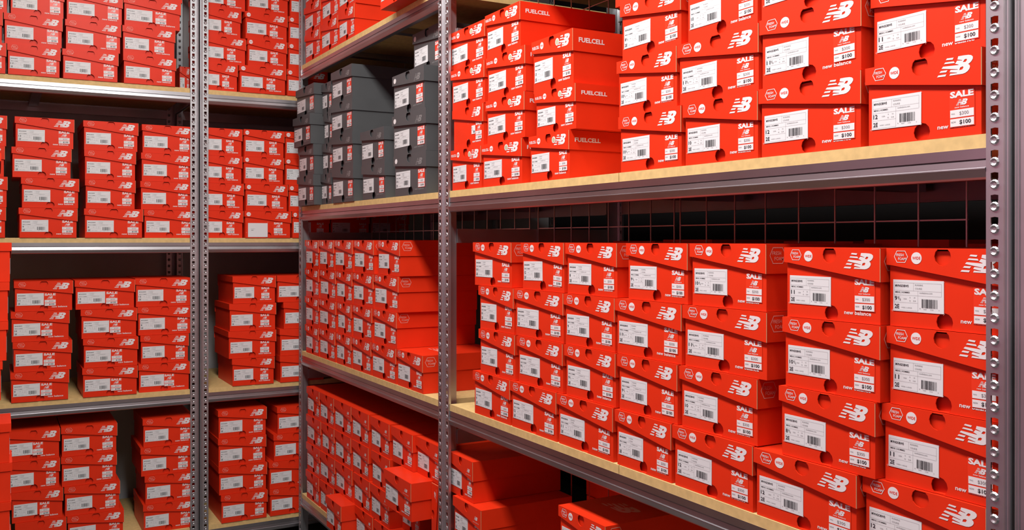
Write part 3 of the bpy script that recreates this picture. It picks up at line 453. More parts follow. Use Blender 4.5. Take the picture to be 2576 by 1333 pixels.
('B', 'left back rack', 'top', 'H', 0.3734, 4.28, 2.4264, 0.2209, 0.32, 0.1235, '11', 0.067, 0.4, 0, 'red shoebox, topmost, third stack from left, top shelf, left back rack'),
('B', 'left back rack', 'top', 'H', 0.5939, 4.28, 2.1776, 0.217, 0.32, 0.1235, '12', 0.067, -0.2, 0, 'red shoebox, bottom, fourth stack from left, top shelf, left back rack'),
('B', 'left back rack', 'top', 'H', 0.5907, 4.28, 2.302, 0.2168, 0.32, 0.1235, '8', 0.04, 0.1, 0, 'red shoebox, second from bottom, fourth stack from left, top shelf, left back rack'),
('B', 'left back rack', 'top', 'H', 0.6048, 4.28, 2.4264, 0.2356, 0.32, 0.1235, '10', 0.03, -0.5, 0, 'red shoebox, second from top, fourth stack from left, top shelf, left back rack'),
('B', 'left back rack', 'top', 'H', 0.621, 4.28, 2.5508, 0.2234, 0.32, 0.1235, '12', 0.067, 0.0, 0, 'red shoebox, topmost, fourth stack from left, top shelf, left back rack'),
('B', 'left back rack', 'top', 'H', 0.7704, 4.46, 2.1776, 0.0453, 0.32, 0.1235, '13', 0.067, -0.2, 0, 'red shoebox, lone, fifth stack from left, top shelf, left back rack'),
('B', 'left back rack', 'upper', 'H', -0.0651, 4.28, 1.5086, 0.215, 0.32, 0.1235, '10.5', 0.067, 0.4, 0, 'red shoebox, bottom, first stack from left, upper shelf, left back rack'),
('B', 'left back rack', 'upper', 'H', -0.0595, 4.28, 1.633, 0.215, 0.32, 0.1235, '11', 0.067, -0.1, 0, 'red shoebox, second from bottom, first stack from left, upper shelf, left back rack'),
('B', 'left back rack', 'upper', 'H', -0.0694, 4.28, 1.7574, 0.215, 0.32, 0.1235, '13', 0.067, 0.2, 0, 'red shoebox, second from top, first stack from left, upper shelf, left back rack'),
('B', 'left back rack', 'upper', 'H', -0.0609, 4.28, 1.8818, 0.215, 0.32, 0.1235, '10.5', 0.067, -0.0, 0, 'red shoebox, topmost, first stack from left, upper shelf, left back rack'),
('B', 'left back rack', 'upper', 'H', 0.1974, 4.28, 1.5086, 0.2187, 0.32, 0.1235, '9', 0.067, 0.1, 0, 'red shoebox, bottom, second stack from left, upper shelf, left back rack'),
('B', 'left back rack', 'upper', 'H', 0.2048, 4.28, 1.633, 0.2161, 0.32, 0.1235, '13', 0.067, -0.0, 0, 'red shoebox, second from bottom, second stack from left, upper shelf, left back rack'),
('B', 'left back rack', 'upper', 'H', 0.1731, 4.28, 1.7574, 0.2217, 0.32, 0.1235, '9.5', 0.067, 0.6, 0, 'red shoebox, second from top, second stack from left, upper shelf, left back rack'),
('B', 'left back rack', 'upper', 'H', 0.1842, 4.28, 1.8818, 0.2209, 0.32, 0.1235, '13', 0.067, -0.5, 0, 'red shoebox, topmost, second stack from left, upper shelf, left back rack'),
('B', 'left back rack', 'upper', 'H', 0.4488, 4.28, 1.5086, 0.2338, 0.32, 0.1235, '8', 0.067, -0.1, 0, 'red shoebox, bottom, third stack from left, upper shelf, left back rack'),
('B', 'left back rack', 'upper', 'H', 0.4354, 4.28, 1.633, 0.1993, 0.32, 0.1235, '10.5', 0.067, 0.1, 0, 'red shoebox, second from bottom, third stack from left, upper shelf, left back rack'),
('B', 'left back rack', 'upper', 'H', 0.4346, 4.28, 1.7574, 0.204, 0.32, 0.1235, '13', 0.067, 0.0, 0, 'red shoebox, second from top, third stack from left, upper shelf, left back rack'),
('B', 'left back rack', 'upper', 'H', 0.4376, 4.28, 1.8818, 0.2174, 0.32, 0.1235, '10.5', 0.067, 0.2, 0, 'red shoebox, topmost, third stack from left, upper shelf, left back rack'),
('B', 'left back rack', 'upper', 'H', 0.6789, 4.299, 1.5086, 0.215, 0.32, 0.1235, '13', 0.067, -0.1, 0, 'red shoebox, bottom, fourth stack from left, upper shelf, left back rack'),
('B', 'left back rack', 'upper', 'H', 0.6643, 4.299, 1.633, 0.215, 0.32, 0.1235, '11', 0.067, 0.6, 0, 'red shoebox, second from bottom, fourth stack from left, upper shelf, left back rack'),
('B', 'left back rack', 'upper', 'H', 0.6676, 4.299, 1.7574, 0.215, 0.32, 0.1235, '11.5', 0.067, -0.3, 0, 'red shoebox, second from top, fourth stack from left, upper shelf, left back rack'),
('B', 'left back rack', 'upper', 'H', 0.6708, 4.299, 1.8818, 0.215, 0.32, 0.1235, '11', 0.067, -0.1, 0, 'red shoebox, topmost, fourth stack from left, upper shelf, left back rack'),
('B', 'left back rack', 'lower', 'H', 0.1665, 4.28, 0.8316, 0.217, 0.32, 0.1235, '9', 0.022, 0.1, 0, 'red shoebox, bottom, first stack from left, lower shelf, left back rack'),
('B', 'left back rack', 'lower', 'H', 0.1764, 4.28, 0.956, 0.2197, 0.32, 0.1235, '10', 0.022, 0.3, 0, 'red shoebox, second from bottom, first stack from left, lower shelf, left back rack'),
('B', 'left back rack', 'lower', 'H', 0.1679, 4.28, 1.0804, 0.217, 0.32, 0.1235, '10', 0.022, -0.0, 0, 'red shoebox, second from top, first stack from left, lower shelf, left back rack'),
('B', 'left back rack', 'lower', 'H', 0.1805, 4.28, 1.2048, 0.2192, 0.32, 0.1235, '11', 0.022, -0.6, 0, 'red shoebox, topmost, first stack from left, lower shelf, left back rack'),
('B', 'left back rack', 'lower', 'H', 0.4344, 4.28, 0.8316, 0.2188, 0.32, 0.1235, '10', 0.022, -0.0, 0, 'red shoebox, bottom, second stack from left, lower shelf, left back rack'),
('B', 'left back rack', 'lower', 'H', 0.4372, 4.28, 0.956, 0.2182, 0.32, 0.1235, '10', 0.022, -0.4, 0, 'red shoebox, second from bottom, second stack from left, lower shelf, left back rack'),
('B', 'left back rack', 'lower', 'H', 0.4302, 4.28, 1.0804, 0.2225, 0.32, 0.1235, '8', 0.022, -0.5, 0, 'red shoebox, second from top, second stack from left, lower shelf, left back rack'),
('B', 'left back rack', 'lower', 'H', 0.4146, 4.28, 1.2048, 0.237, 0.32, 0.1235, '13', 0.022, 0.6, 0, 'red shoebox, topmost, second stack from left, lower shelf, left back rack'),
('B', 'left back rack', 'lower', 'H', 0.6562, 4.299, 0.8316, 0.215, 0.32, 0.124, '9.5', 0.02, -0.2, 0, 'red shoebox, bottom, third stack from left, lower shelf, left back rack'),
('B', 'left back rack', 'lower', 'H', 0.6583, 4.299, 0.9565, 0.203, 0.32, 0.124, '9', 0.066, 0.4, 0, 'red shoebox, second from bottom, third stack from left, lower shelf, left back rack'),
('B', 'left back rack', 'lower', 'H', 0.6594, 4.299, 1.0814, 0.228, 0.32, 0.124, '8', 0.066, -0.0, 0, 'red shoebox, second from top, third stack from left, lower shelf, left back rack'),
('B', 'left back rack', 'lower', 'H', 0.6531, 4.299, 1.2063, 0.2339, 0.32, 0.124, '12', 0.066, -0.3, 0, 'red shoebox, topmost, third stack from left, lower shelf, left back rack'),
('B', 'left back rack', 'bottom', 'P', 0.1698, 4.28, 0.2126, 0.1893, 0.32, 0.1245, '11.5', 0.067, 0.3, 0, 'red plain-lidded shoebox, bottom, first stack from left, bottom shelf, left back rack'),
('B', 'left back rack', 'bottom', 'P', 0.1566, 4.28, 0.338, 0.1916, 0.32, 0.1245, '9.5', 0.028, 0, 0, 'red plain-lidded shoebox, second from bottom, first stack from left, bottom shelf, left back rack'),
('B', 'left back rack', 'bottom', 'P', 0.1435, 4.28, 0.4634, 0.1938, 0.32, 0.1245, '9', 0.067, 0.3, 0, 'red plain-lidded shoebox, second from top, first stack from left, bottom shelf, left back rack'),
('B', 'left back rack', 'bottom', 'P', 0.1421, 4.28, 0.5888, 0.1967, 0.32, 0.1245, '10', 0.017, -0.2, 0, 'red plain-lidded shoebox, topmost, first stack from left, bottom shelf, left back rack'),
('B', 'left back rack', 'bottom', 'H', 0.378, 4.28, 0.2126, 0.2212, 0.32, 0.1245, '13', 0.067, 0.6, 0, 'red shoebox, bottom, second stack from left, bottom shelf, left back rack'),
('B', 'left back rack', 'bottom', 'H', 0.3645, 4.28, 0.338, 0.2166, 0.32, 0.1245, '12', 0.067, 0.2, 0, 'red shoebox, second from bottom, second stack from left, bottom shelf, left back rack'),
('B', 'left back rack', 'bottom', 'H', 0.3522, 4.28, 0.4634, 0.2158, 0.32, 0.1245, '13', 0.067, 0.5, 0, 'red shoebox, second from top, second stack from left, bottom shelf, left back rack'),
('B', 'left back rack', 'bottom', 'H', 0.353, 4.28, 0.5888, 0.2173, 0.32, 0.1245, '8.5', 0.067, -0.6, 0, 'red shoebox, topmost, second stack from left, bottom shelf, left back rack'),
('B', 'left back rack', 'bottom', 'H', 0.6757, 4.299, 0.2126, 0.215, 0.32, 0.1245, '9', 0.067, -0.2, 0, 'red shoebox, bottom, third stack from left, bottom shelf, left back rack'),
('B', 'left back rack', 'bottom', 'H', 0.6822, 4.299, 0.338, 0.215, 0.32, 0.1245, '12', 0.067, 0.2, 0, 'red shoebox, second from bottom, third stack from left, bottom shelf, left back rack'),
('B', 'left back rack', 'bottom', 'H', 0.6651, 4.299, 0.4634, 0.215, 0.32, 0.1245, '13', 0.067, -0.2, 0, 'red shoebox, second from top, third stack from left, bottom shelf, left back rack'),
('B', 'left back rack', 'bottom', 'H', 0.6741, 4.299, 0.5888, 0.215, 0.32, 0.1245, '12', 0.067, -0.6, 0, 'red shoebox, topmost, third stack from left, bottom shelf, left back rack'),
('B', 'corner back rack', 'top', 'P', 0.8939, 4.299, 2.1776, 0.1618, 0.32, 0.1235, '10.5', 0.035, -0.2, 0, 'red plain-lidded shoebox, bottom, first stack from left, top shelf, corner back rack'),
('B', 'corner back rack', 'top', 'P', 0.9127, 4.299, 2.302, 0.1995, 0.32, 0.1235, '13', 0.035, -0.4, 0, 'red plain-lidded shoebox, second from bottom, first stack from left, top shelf, corner back rack'),
('B', 'corner back rack', 'top', 'P', 0.902, 4.299, 2.4264, 0.178, 0.32, 0.1235, '8', 0.035, -0.3, 0, 'red plain-lidded shoebox, second from top, first stack from left, top shelf, corner back rack'),
('B', 'corner back rack', 'top', 'P', 0.9127, 4.299, 2.5508, 0.1995, 0.32, 0.1235, '11.5', 0.035, 0.2, 0, 'red plain-lidded shoebox, topmost, first stack from left, top shelf, corner back rack'),
('B', 'corner back rack', 'top', 'W', 1.086, 4.28, 2.1776, 0.2145, 0.32, 0.1235, '8.5', 0.035, 0.5, 0, 'red round-badged shoebox, bottom, second stack from left, top shelf, corner back rack'),
('B', 'corner back rack', 'top', 'W', 1.1072, 4.28, 2.302, 0.1834, 0.32, 0.1235, '12', 0.035, -0.4, 0, 'red round-badged shoebox, second from bottom, second stack from left, top shelf, corner back rack'),
('B', 'corner back rack', 'top', 'W', 1.1026, 4.28, 2.4264, 0.196, 0.32, 0.1235, '11', 0.035, 0.3, 0, 'red round-badged shoebox, second from top, second stack from left, top shelf, corner back rack'),
('B', 'corner back rack', 'top', 'W', 1.1104, 4.28, 2.5508, 0.1898, 0.32, 0.1235, '11', 0.035, 0.1, 0, 'red round-badged shoebox, topmost, second stack from left, top shelf, corner back rack'),
('B', 'corner back rack', 'top', 'W', 1.2958, 4.28, 2.1776, 0.1962, 0.32, 0.1235, '11.5', 0.05, 0.4, 0, 'red round-badged shoebox, bottom, third stack from left, top shelf, corner back rack'),
('B', 'corner back rack', 'top', 'W', 1.3036, 4.28, 2.302, 0.2003, 0.32, 0.1235, '11', 0.05, -0.0, 0, 'red round-badged shoebox, second from bottom, third stack from left, top shelf, corner back rack'),
('B', 'corner back rack', 'top', 'W', 1.3055, 4.28, 2.4264, 0.2004, 0.32, 0.1235, '9.5', 0.05, 0.5, 0, 'red round-badged shoebox, second from top, third stack from left, top shelf, corner back rack'),
('B', 'corner back rack', 'top', 'W', 1.3103, 4.28, 2.5508, 0.1987, 0.32, 0.1235, '11.5', 0.05, 0.4, 0, 'red round-badged shoebox, topmost, third stack from left, top shelf, corner back rack'),
('B', 'corner back rack', 'top', 'W', 1.5449, 4.28, 2.1776, 0.215, 0.32, 0.1235, '8.5', 0.05, -0.2, 0, 'red round-badged shoebox, bottom, fourth stack from left, top shelf, corner back rack'),
('B', 'corner back rack', 'top', 'W', 1.5449, 4.28, 2.302, 0.215, 0.32, 0.1235, '8', 0.05, 0.2, 0, 'red round-badged shoebox, topmost, fourth stack from left, top shelf, corner back rack'),
('B', 'corner back rack', 'upper', 'P', 0.9064, 4.299, 1.5086, 0.1869, 0.32, 0.124, '11', 0.04, 0.1, 0, 'red plain-lidded shoebox, bottom, first stack from left, upper shelf, corner back rack'),
('B', 'corner back rack', 'upper', 'P', 0.9078, 4.299, 1.6335, 0.1896, 0.32, 0.124, '11.5', 0.04, 0.5, 0, 'red plain-lidded shoebox, second from bottom, first stack from left, upper shelf, corner back rack'),
('B', 'corner back rack', 'upper', 'P', 0.9042, 4.299, 1.7584, 0.1824, 0.32, 0.124, '9', 0.04, -0.4, 0, 'red plain-lidded shoebox, second from top, first stack from left, upper shelf, corner back rack'),
('B', 'corner back rack', 'upper', 'P', 0.9044, 4.299, 1.8833, 0.1829, 0.32, 0.124, '12', 0.04, 0.5, 0, 'red plain-lidded shoebox, topmost, first stack from left, upper shelf, corner back rack'),
('B', 'corner back rack', 'upper', 'W', 1.1102, 4.28, 1.5086, 0.2147, 0.32, 0.124, '10.5', 0.045, 0.0, 0, 'blank-stickered red round-badged shoebox, bottom, second stack from left, upper shelf, corner back rack'),
('B', 'corner back rack', 'upper', 'W', 1.1035, 4.28, 1.6335, 0.1959, 0.32, 0.124, '11', 0.045, 0.1, 0, 'red round-badged shoebox, second from bottom, second stack from left, upper shelf, corner back rack'),
('B', 'corner back rack', 'upper', 'W', 1.0906, 4.28, 1.7584, 0.1844, 0.32, 0.124, '8', 0.045, -0.5, 0, 'red round-badged shoebox, second from top, second stack from left, upper shelf, corner back rack'),
('B', 'corner back rack', 'upper', 'W', 1.0921, 4.28, 1.8833, 0.1867, 0.32, 0.124, '9.5', 0.045, -0.3, 0, 'red round-badged shoebox, topmost, second stack from left, upper shelf, corner back rack'),
('B', 'corner back rack', 'upper', 'W', 1.314, 4.28, 1.5086, 0.1834, 0.32, 0.124, '8.5', 0.05, 0.4, 0, 'red round-badged shoebox, bottom, third stack from left, upper shelf, corner back rack'),
('B', 'corner back rack', 'upper', 'W', 1.3035, 4.28, 1.6335, 0.1965, 0.32, 0.124, '8', 0.05, -0.2, 0, 'red round-badged shoebox, second from bottom, third stack from left, upper shelf, corner back rack'),
('B', 'corner back rack', 'upper', 'W', 1.2892, 4.28, 1.7584, 0.2016, 0.32, 0.124, '11', 0.05, 0.6, 0, 'red round-badged shoebox, second from top, third stack from left, upper shelf, corner back rack'),
('B', 'corner back rack', 'upper', 'W', 1.2893, 4.28, 1.8833, 0.2015, 0.32, 0.124, '11', 0.05, 0.2, 0, 'red round-badged shoebox, topmost, third stack from left, upper shelf, corner back rack'),
('B', 'corner back rack', 'upper', 'W', 1.5084, 4.28, 1.5086, 0.1976, 0.32, 0.124, '8', 0.067, -0.5, 0, 'red round-badged shoebox, lone, fourth stack from left, upper shelf, corner back rack'),
('B', 'corner back rack', 'upper', 'W', 1.7167, 4.28, 1.5086, 0.2025, 0.32, 0.124, '8.5', 0.067, -0.3, 0, 'red round-badged shoebox, lone, fifth stack from left, upper shelf, corner back rack'),
('B', 'corner back rack', 'lower', 'P', 1.0423, 4.28, 0.8316, 0.1935, 0.32, 0.1245, '8.5', 0.053, 0.3, 0, 'red plain-lidded shoebox, bottom, first stack from left, lower shelf, corner back rack'),
('B', 'corner back rack', 'lower', 'P', 1.0377, 4.28, 0.957, 0.2179, 0.32, 0.1245, '9', 0.053, 0.6, 0, 'red plain-lidded shoebox, second from bottom, first stack from left, lower shelf, corner back rack'),
('B', 'corner back rack', 'lower', 'P', 1.0397, 4.28, 1.0824, 0.214, 0.32, 0.1245, '11.5', 0.053, -0.4, 0, 'red plain-lidded shoebox, second from top, first stack from left, lower shelf, corner back rack'),
('B', 'corner back rack', 'lower', 'P', 1.0464, 4.28, 1.2078, 0.198, 0.32, 0.1245, '13', 0.053, -0.4, 0, 'red plain-lidded shoebox, topmost, first stack from left, lower shelf, corner back rack'),
('B', 'corner back rack', 'lower', 'P', 1.2715, 4.28, 0.8316, 0.215, 0.32, 0.1245, '9', 0.05, -0.5, 0, 'red plain-lidded shoebox, bottom, second stack from left, lower shelf, corner back rack'),
('B', 'corner back rack', 'lower', 'P', 1.2708, 4.28, 0.957, 0.215, 0.32, 0.1245, '9.5', 0.05, -0.5, 0, 'red plain-lidded shoebox, second from bottom, second stack from left, lower shelf, corner back rack'),
('B', 'corner back rack', 'lower', 'P', 1.2884, 4.28, 1.0824, 0.215, 0.32, 0.1245, '8.5', 0.05, 0.2, 0, 'red plain-lidded shoebox, second from top, second stack from left, lower shelf, corner back rack'),
('B', 'corner back rack', 'lower', 'P', 1.2585, 4.28, 1.2078, 0.215, 0.32, 0.1245, '8.5', 0.05, -0.3, 0, 'red plain-lidded shoebox, topmost, second stack from left, lower shelf, corner back rack'),
('B', 'corner back rack', 'bottom', 'H', 1.0014, 4.28, 0.2126, 0.2104, 0.32, 0.1275, '13', 0.067, 0.1, 0, 'red shoebox, bottom, first stack from left, bottom shelf, corner back rack'),
('B', 'corner back rack', 'bottom', 'H', 0.9948, 4.28, 0.341, 0.2183, 0.32, 0.1275, '11', 0.067, 0.5, 0, 'red shoebox, second from bottom, first stack from left, bottom shelf, corner back rack'),
('B', 'corner back rack', 'bottom', 'H', 0.9917, 4.28, 0.4694, 0.2172, 0.32, 0.1275, '9', 0.067, -0.6, 0, 'red shoebox, second from top, first stack from left, bottom shelf, corner back rack'),
('B', 'corner back rack', 'bottom', 'H', 0.9929, 4.28, 0.5978, 0.2198, 0.32, 0.1275, '8.5', 0.067, -0.2, 0, 'red shoebox, topmost, first stack from left, bottom shelf, corner back rack'),
('B', 'corner back rack', 'bottom', 'H', 1.2244, 4.28, 0.2126, 0.215, 0.32, 0.1255, '13', 0.067, -0.0, 0, 'red shoebox, bottom, second stack from left, bottom shelf, corner back rack'),
('B', 'corner back rack', 'bottom', 'H', 1.2214, 4.28, 0.339, 0.215, 0.32, 0.1255, '10.5', 0.067, 0.5, 0, 'red shoebox, second from bottom, second stack from left, bottom shelf, corner back rack'),
('B', 'corner back rack', 'bottom', 'H', 1.2418, 4.28, 0.4654, 0.215, 0.32, 0.1255, '10.5', 0.067, 0.5, 0, 'red shoebox, second from top, second stack from left, bottom shelf, corner back rack'),
('B', 'corner back rack', 'bottom', 'H', 1.2585, 4.28, 0.5918, 0.215, 0.32, 0.1255, '9', 0.067, 0.2, 0, 'red shoebox, topmost, second stack from left, bottom shelf, corner back rack'),
('E', 'near rack', 'lower', 'P', 2.413, 1.93, 0.9816, 0.2, 0.31, 0.127, '12', 0.069, 0, 0, 'red plain-lidded shoebox, bottom, hind first stack from left, lower shelf, near rack'),
('E', 'near rack', 'lower', 'P', 2.4158, 1.93, 1.1095, 0.2, 0.31, 0.127, '12', 0.069, 0, 0, 'red plain-lidded shoebox, second from bottom, hind first stack from left, lower shelf, near rack'),
('E', 'near rack', 'lower', 'P', 2.421, 1.93, 1.2374, 0.2, 0.31, 0.127, '9.5', 0.069, 0, 0, 'red plain-lidded shoebox, second from top, hind first stack from left, lower shelf, near rack'),
('E', 'near rack', 'lower', 'P', 2.4153, 1.93, 1.3653, 0.2, 0.31, 0.127, '12', 0.069, 0, 0, 'red plain-lidded shoebox, topmost, hind first stack from left, lower shelf, near rack'),
('E', 'near rack', 'lower', 'P', 2.1547, 1.93, 0.9816, 0.2, 0.31, 0.128, '10', 0.069, 0, 0, 'red plain-lidded shoebox, bottom, hind second stack from left, lower shelf, near rack'),
('E', 'near rack', 'lower', 'P', 2.1603, 1.93, 1.1105, 0.2, 0.31, 0.128, '9', 0.069, 0, 0, 'red plain-lidded shoebox, second from bottom, hind second stack from left, lower shelf, near rack'),
('E', 'near rack', 'lower', 'P', 2.1662, 1.93, 1.2394, 0.2, 0.31, 0.128, '10.5', 0.069, 0, 0, 'red plain-lidded shoebox, second from top, hind second stack from left, lower shelf, near rack'),
('E', 'near rack', 'lower', 'P', 2.1591, 1.93, 1.3683, 0.2, 0.31, 0.128, '11', 0.069, 0, 0, 'red plain-lidded shoebox, topmost, hind second stack from left, lower shelf, near rack'),
('E', 'near rack', 'lower', 'P', 1.9236, 1.93, 0.9816, 0.2, 0.31, 0.129, '8', 0.069, 0, 0, 'red plain-lidded shoebox, bottom, hind third stack from left, lower shelf, near rack'),
('E', 'near rack', 'lower', 'P', 1.9331, 1.93, 1.1115, 0.2, 0.31, 0.129, '8.5', 0.069, 0, 0, 'red plain-lidded shoebox, second from bottom, hind third stack from left, lower shelf, near rack'),
('E', 'near rack', 'lower', 'P', 1.9315, 1.93, 1.2414, 0.2, 0.31, 0.129, '8', 0.069, 0, 0, 'red plain-lidded shoebox, second from top, hind third stack from left, lower shelf, near rack'),
('E', 'near rack', 'lower', 'P', 1.9218, 1.93, 1.3713, 0.2, 0.31, 0.129, '8.5', 0.069, 0, 0, 'red plain-lidded shoebox, topmost, hind third stack from left, lower shelf, near rack'),
('E', 'near rack', 'lower', 'P', 1.7001, 1.93, 0.9816, 0.2, 0.31, 0.127, '11.5', 0.069, 0, 0, 'red plain-lidded shoebox, bottom, hind fourth stack from left, lower shelf, near rack'),
('E', 'near rack', 'lower', 'P', 1.6948, 1.93, 1.1095, 0.2, 0.31, 0.127, '11.5', 0.069, 0, 0, 'red plain-lidded shoebox, second from bottom, hind fourth stack from left, lower shelf, near rack'),
('E', 'near rack', 'lower', 'P', 1.6996, 1.93, 1.2374, 0.2, 0.31, 0.127, '10.5', 0.069, 0, 0, 'red plain-lidded shoebox, second from top, hind fourth stack from left, lower shelf, near rack'),
('E', 'near rack', 'lower', 'P', 1.6922, 1.93, 1.3653, 0.2, 0.31, 0.127, '12', 0.069, 0, 0, 'red plain-lidded shoebox, topmost, hind fourth stack from left, lower shelf, near rack'),
('E', 'near rack', 'lower', 'P', 1.4606, 1.93, 0.9816, 0.2, 0.31, 0.128, '11', 0.069, 0, 0, 'red plain-lidded shoebox, bottom, hind fifth stack from left, lower shelf, near rack'),
('E', 'near rack', 'lower', 'P', 1.4611, 1.93, 1.1105, 0.2, 0.31, 0.128, '9', 0.069, 0, 0, 'red plain-lidded shoebox, second from bottom, hind fifth stack from left, lower shelf, near rack'),
('E', 'near rack', 'lower', 'P', 1.4789, 1.93, 1.2394, 0.2, 0.31, 0.128, '11', 0.069, 0, 0, 'red plain-lidded shoebox, second from top, hind fifth stack from left, lower shelf, near rack'),
('E', 'near rack', 'lower', 'P', 1.4736, 1.93, 1.3683, 0.2, 0.31, 0.128, '9.5', 0.069, 0, 0, 'red plain-lidded shoebox, topmost, hind fifth stack from left, lower shelf, near rack'),
('E', 'near rack', 'lower', 'P', 1.245, 1.93, 0.9816, 0.2, 0.31, 0.129, '8.5', 0.069, 0, 0, 'red plain-lidded shoebox, bottom, hind sixth stack from left, lower shelf, near rack'),
('E', 'near rack', 'lower', 'P', 1.2495, 1.93, 1.1115, 0.2, 0.31, 0.129, '11.5', 0.069, 0, 0, 'red plain-lidded shoebox, second from bottom, hind sixth stack from left, lower shelf, near rack'),
('E', 'near rack', 'lower', 'P', 1.2464, 1.93, 1.2414, 0.2, 0.31, 0.129, '9', 0.069, 0, 0, 'red plain-lidded shoebox, second from top, hind sixth stack from left, lower shelf, near rack'),
('E', 'near rack', 'lower', 'P', 1.244, 1.93, 1.3713, 0.2, 0.31, 0.129, '11', 0.069, 0, 0, 'red plain-lidded shoebox, topmost, hind sixth stack from left, lower shelf, near rack'),
('E', 'near rack', 'lower', 'P', 1.0071, 1.93, 0.9816, 0.2, 0.31, 0.127, '9.5', 0.069, 0, 0, 'red plain-lidded shoebox, bottom, hind seventh stack from left, lower shelf, near rack'),
('E', 'near rack', 'lower', 'P', 1.0058, 1.93, 1.1095, 0.2, 0.31, 0.127, '13', 0.069, 0, 0, 'red plain-lidded shoebox, second from bottom, hind seventh stack from left, lower shelf, near rack'),
('E', 'near rack', 'lower', 'P', 1.0141, 1.93, 1.2374, 0.2, 0.31, 0.127, '11', 0.069, 0, 0, 'red plain-lidded shoebox, second from top, hind seventh stack from left, lower shelf, near rack'),
('E', 'near rack', 'lower', 'P', 1.0076, 1.93, 1.3653, 0.2, 0.31, 0.127, '10.5', 0.069, 0, 0, 'red plain-lidded shoebox, topmost, hind seventh stack from left, lower shelf, near rack'),
('E', 'near rack', 'bottom', 'P', 2.303, 1.93, 0.3166, 0.2, 0.31, 0.127, '11', 0.069, 0, 0, 'red plain-lidded shoebox, bottom, hind first stack from left, bottom shelf, near rack'),
('E', 'near rack', 'bottom', 'P', 2.3092, 1.93, 0.4445, 0.2, 0.31, 0.127, '10.5', 0.069, 0, 0, 'red plain-lidded shoebox, second from bottom, hind first stack from left, bottom shelf, near rack'),
('E', 'near rack', 'bottom', 'P', 2.3003, 1.93, 0.5724, 0.2, 0.31, 0.127, '13', 0.069, 0, 0, 'red plain-lidded shoebox, second from top, hind first stack from left, bottom shelf, near rack'),
('E', 'near rack', 'bottom', 'P', 2.3099, 1.93, 0.7003, 0.2, 0.31, 0.127, '9.5', 0.069, 0, 0, 'red plain-lidded shoebox, topmost, hind first stack from left, bottom shelf, near rack'),
('E', 'near rack', 'bottom', 'P', 2.0248, 1.93, 0.3166, 0.2, 0.31, 0.127, '11', 0.069, 0, 0, 'red plain-lidded shoebox, bottom, hind second stack from left, bottom shelf, near rack'),
('E', 'near rack', 'bottom', 'P', 2.0113, 1.93, 0.4445, 0.2, 0.31, 0.127, '8', 0.069, 0, 0, 'red plain-lidded shoebox, second from bottom, hind second stack from left, bottom shelf, near rack'),
('E', 'near rack', 'bottom', 'P', 2.0107, 1.93, 0.5724, 0.2, 0.31, 0.127, '9.5', 0.069, 0, 0, 'red plain-lidded shoebox, second from top, hind second stack from left, bottom shelf, near rack'),
('E', 'near rack', 'bottom', 'P', 2.0139, 1.93, 0.7003, 0.2, 0.31, 0.127, '11.5', 0.069, 0, 0, 'red plain-lidded shoebox, topmost, hind second stack from left, bottom shelf, near rack'),
('E', 'near rack', 'bottom', 'P', 1.7878, 1.93, 0.3166, 0.2, 0.31, 0.127, '11.5', 0.069, 0, 0, 'red plain-lidded shoebox, bottom, hind third stack from left, bottom shelf, near rack'),
('E', 'near rack', 'bottom', 'P', 1.7832, 1.93, 0.4445, 0.2, 0.31, 0.127, '10.5', 0.069, 0, 0, 'red plain-lidded shoebox, second from bottom, hind third stack from left, bottom shelf, near rack'),
('E', 'near rack', 'bottom', 'P', 1.77, 1.93, 0.5724, 0.2, 0.31, 0.127, '11.5', 0.069, 0, 0, 'red plain-lidded shoebox, second from top, hind third stack from left, bottom shelf, near rack'),
('E', 'near rack', 'bottom', 'P', 1.776, 1.93, 0.7003, 0.2, 0.31, 0.127, '13', 0.069, 0, 0, 'red plain-lidded shoebox, topmost, hind third stack from left, bottom shelf, near rack'),
('E', 'far side rack', 'lower', 'P', 3.9584, 1.93, 0.9816, 0.2, 0.31, 0.127, '10.5', 0.069, 0, 0, 'red plain-lidded shoebox, bottom, hind first stack from left, lower shelf, far side rack'),
('E', 'far side rack', 'lower', 'P', 3.9493, 1.93, 1.1095, 0.2, 0.31, 0.127, '8.5', 0.069, 0, 0, 'red plain-lidded shoebox, second from bottom, hind first stack from left, lower shelf, far side rack'),
('E', 'far side rack', 'lower', 'P', 3.9438, 1.93, 1.2374, 0.2, 0.31, 0.127, '9', 0.069, 0, 0, 'red plain-lidded shoebox, second from top, hind first stack from left, lower shelf, far side rack'),
('E', 'far side rack', 'lower', 'P', 3.9414, 1.93, 1.3653, 0.2, 0.31, 0.127, '11', 0.069, 0, 0, 'red plain-lidded shoebox, topmost, hind first stack from left, lower shelf, far side rack'),
('E', 'far side rack', 'lower', 'P', 2.9574, 1.93, 0.9816, 0.2, 0.31, 0.127, '11.5', 0.069, 0, 0, 'red plain-lidded shoebox, bottom, hind second stack from left, lower shelf, far side rack'),
('E', 'far side rack', 'lower', 'P', 2.943, 1.93, 1.1095, 0.2, 0.31, 0.127, '10', 0.069, 0, 0, 'red plain-lidded shoebox, second from bottom, hind second stack from left, lower shelf, far side rack'),
('E', 'far side rack', 'lower', 'P', 2.9422, 1.93, 1.2374, 0.2, 0.31, 0.127, '9', 0.069, 0, 0, 'red plain-lidded shoebox, second from top, hind second stack from left, lower shelf, far side rack'),
('E', 'far side rack', 'lower', 'P', 2.955, 1.93, 1.3653, 0.2, 0.31, 0.127, '9.5', 0.069, 0, 0, 'red plain-lidded shoebox, topmost, hind second stack from left, lower shelf, far side rack'),
('E', 'near rack', 'upper', 'P', 1.9407, 1.93, 1.6546, 0.2, 0.31, 0.127, '8', 0.069, 0, 0, 'red plain-lidded shoebox, bottom, hind first stack from left, upper shelf, near rack'),
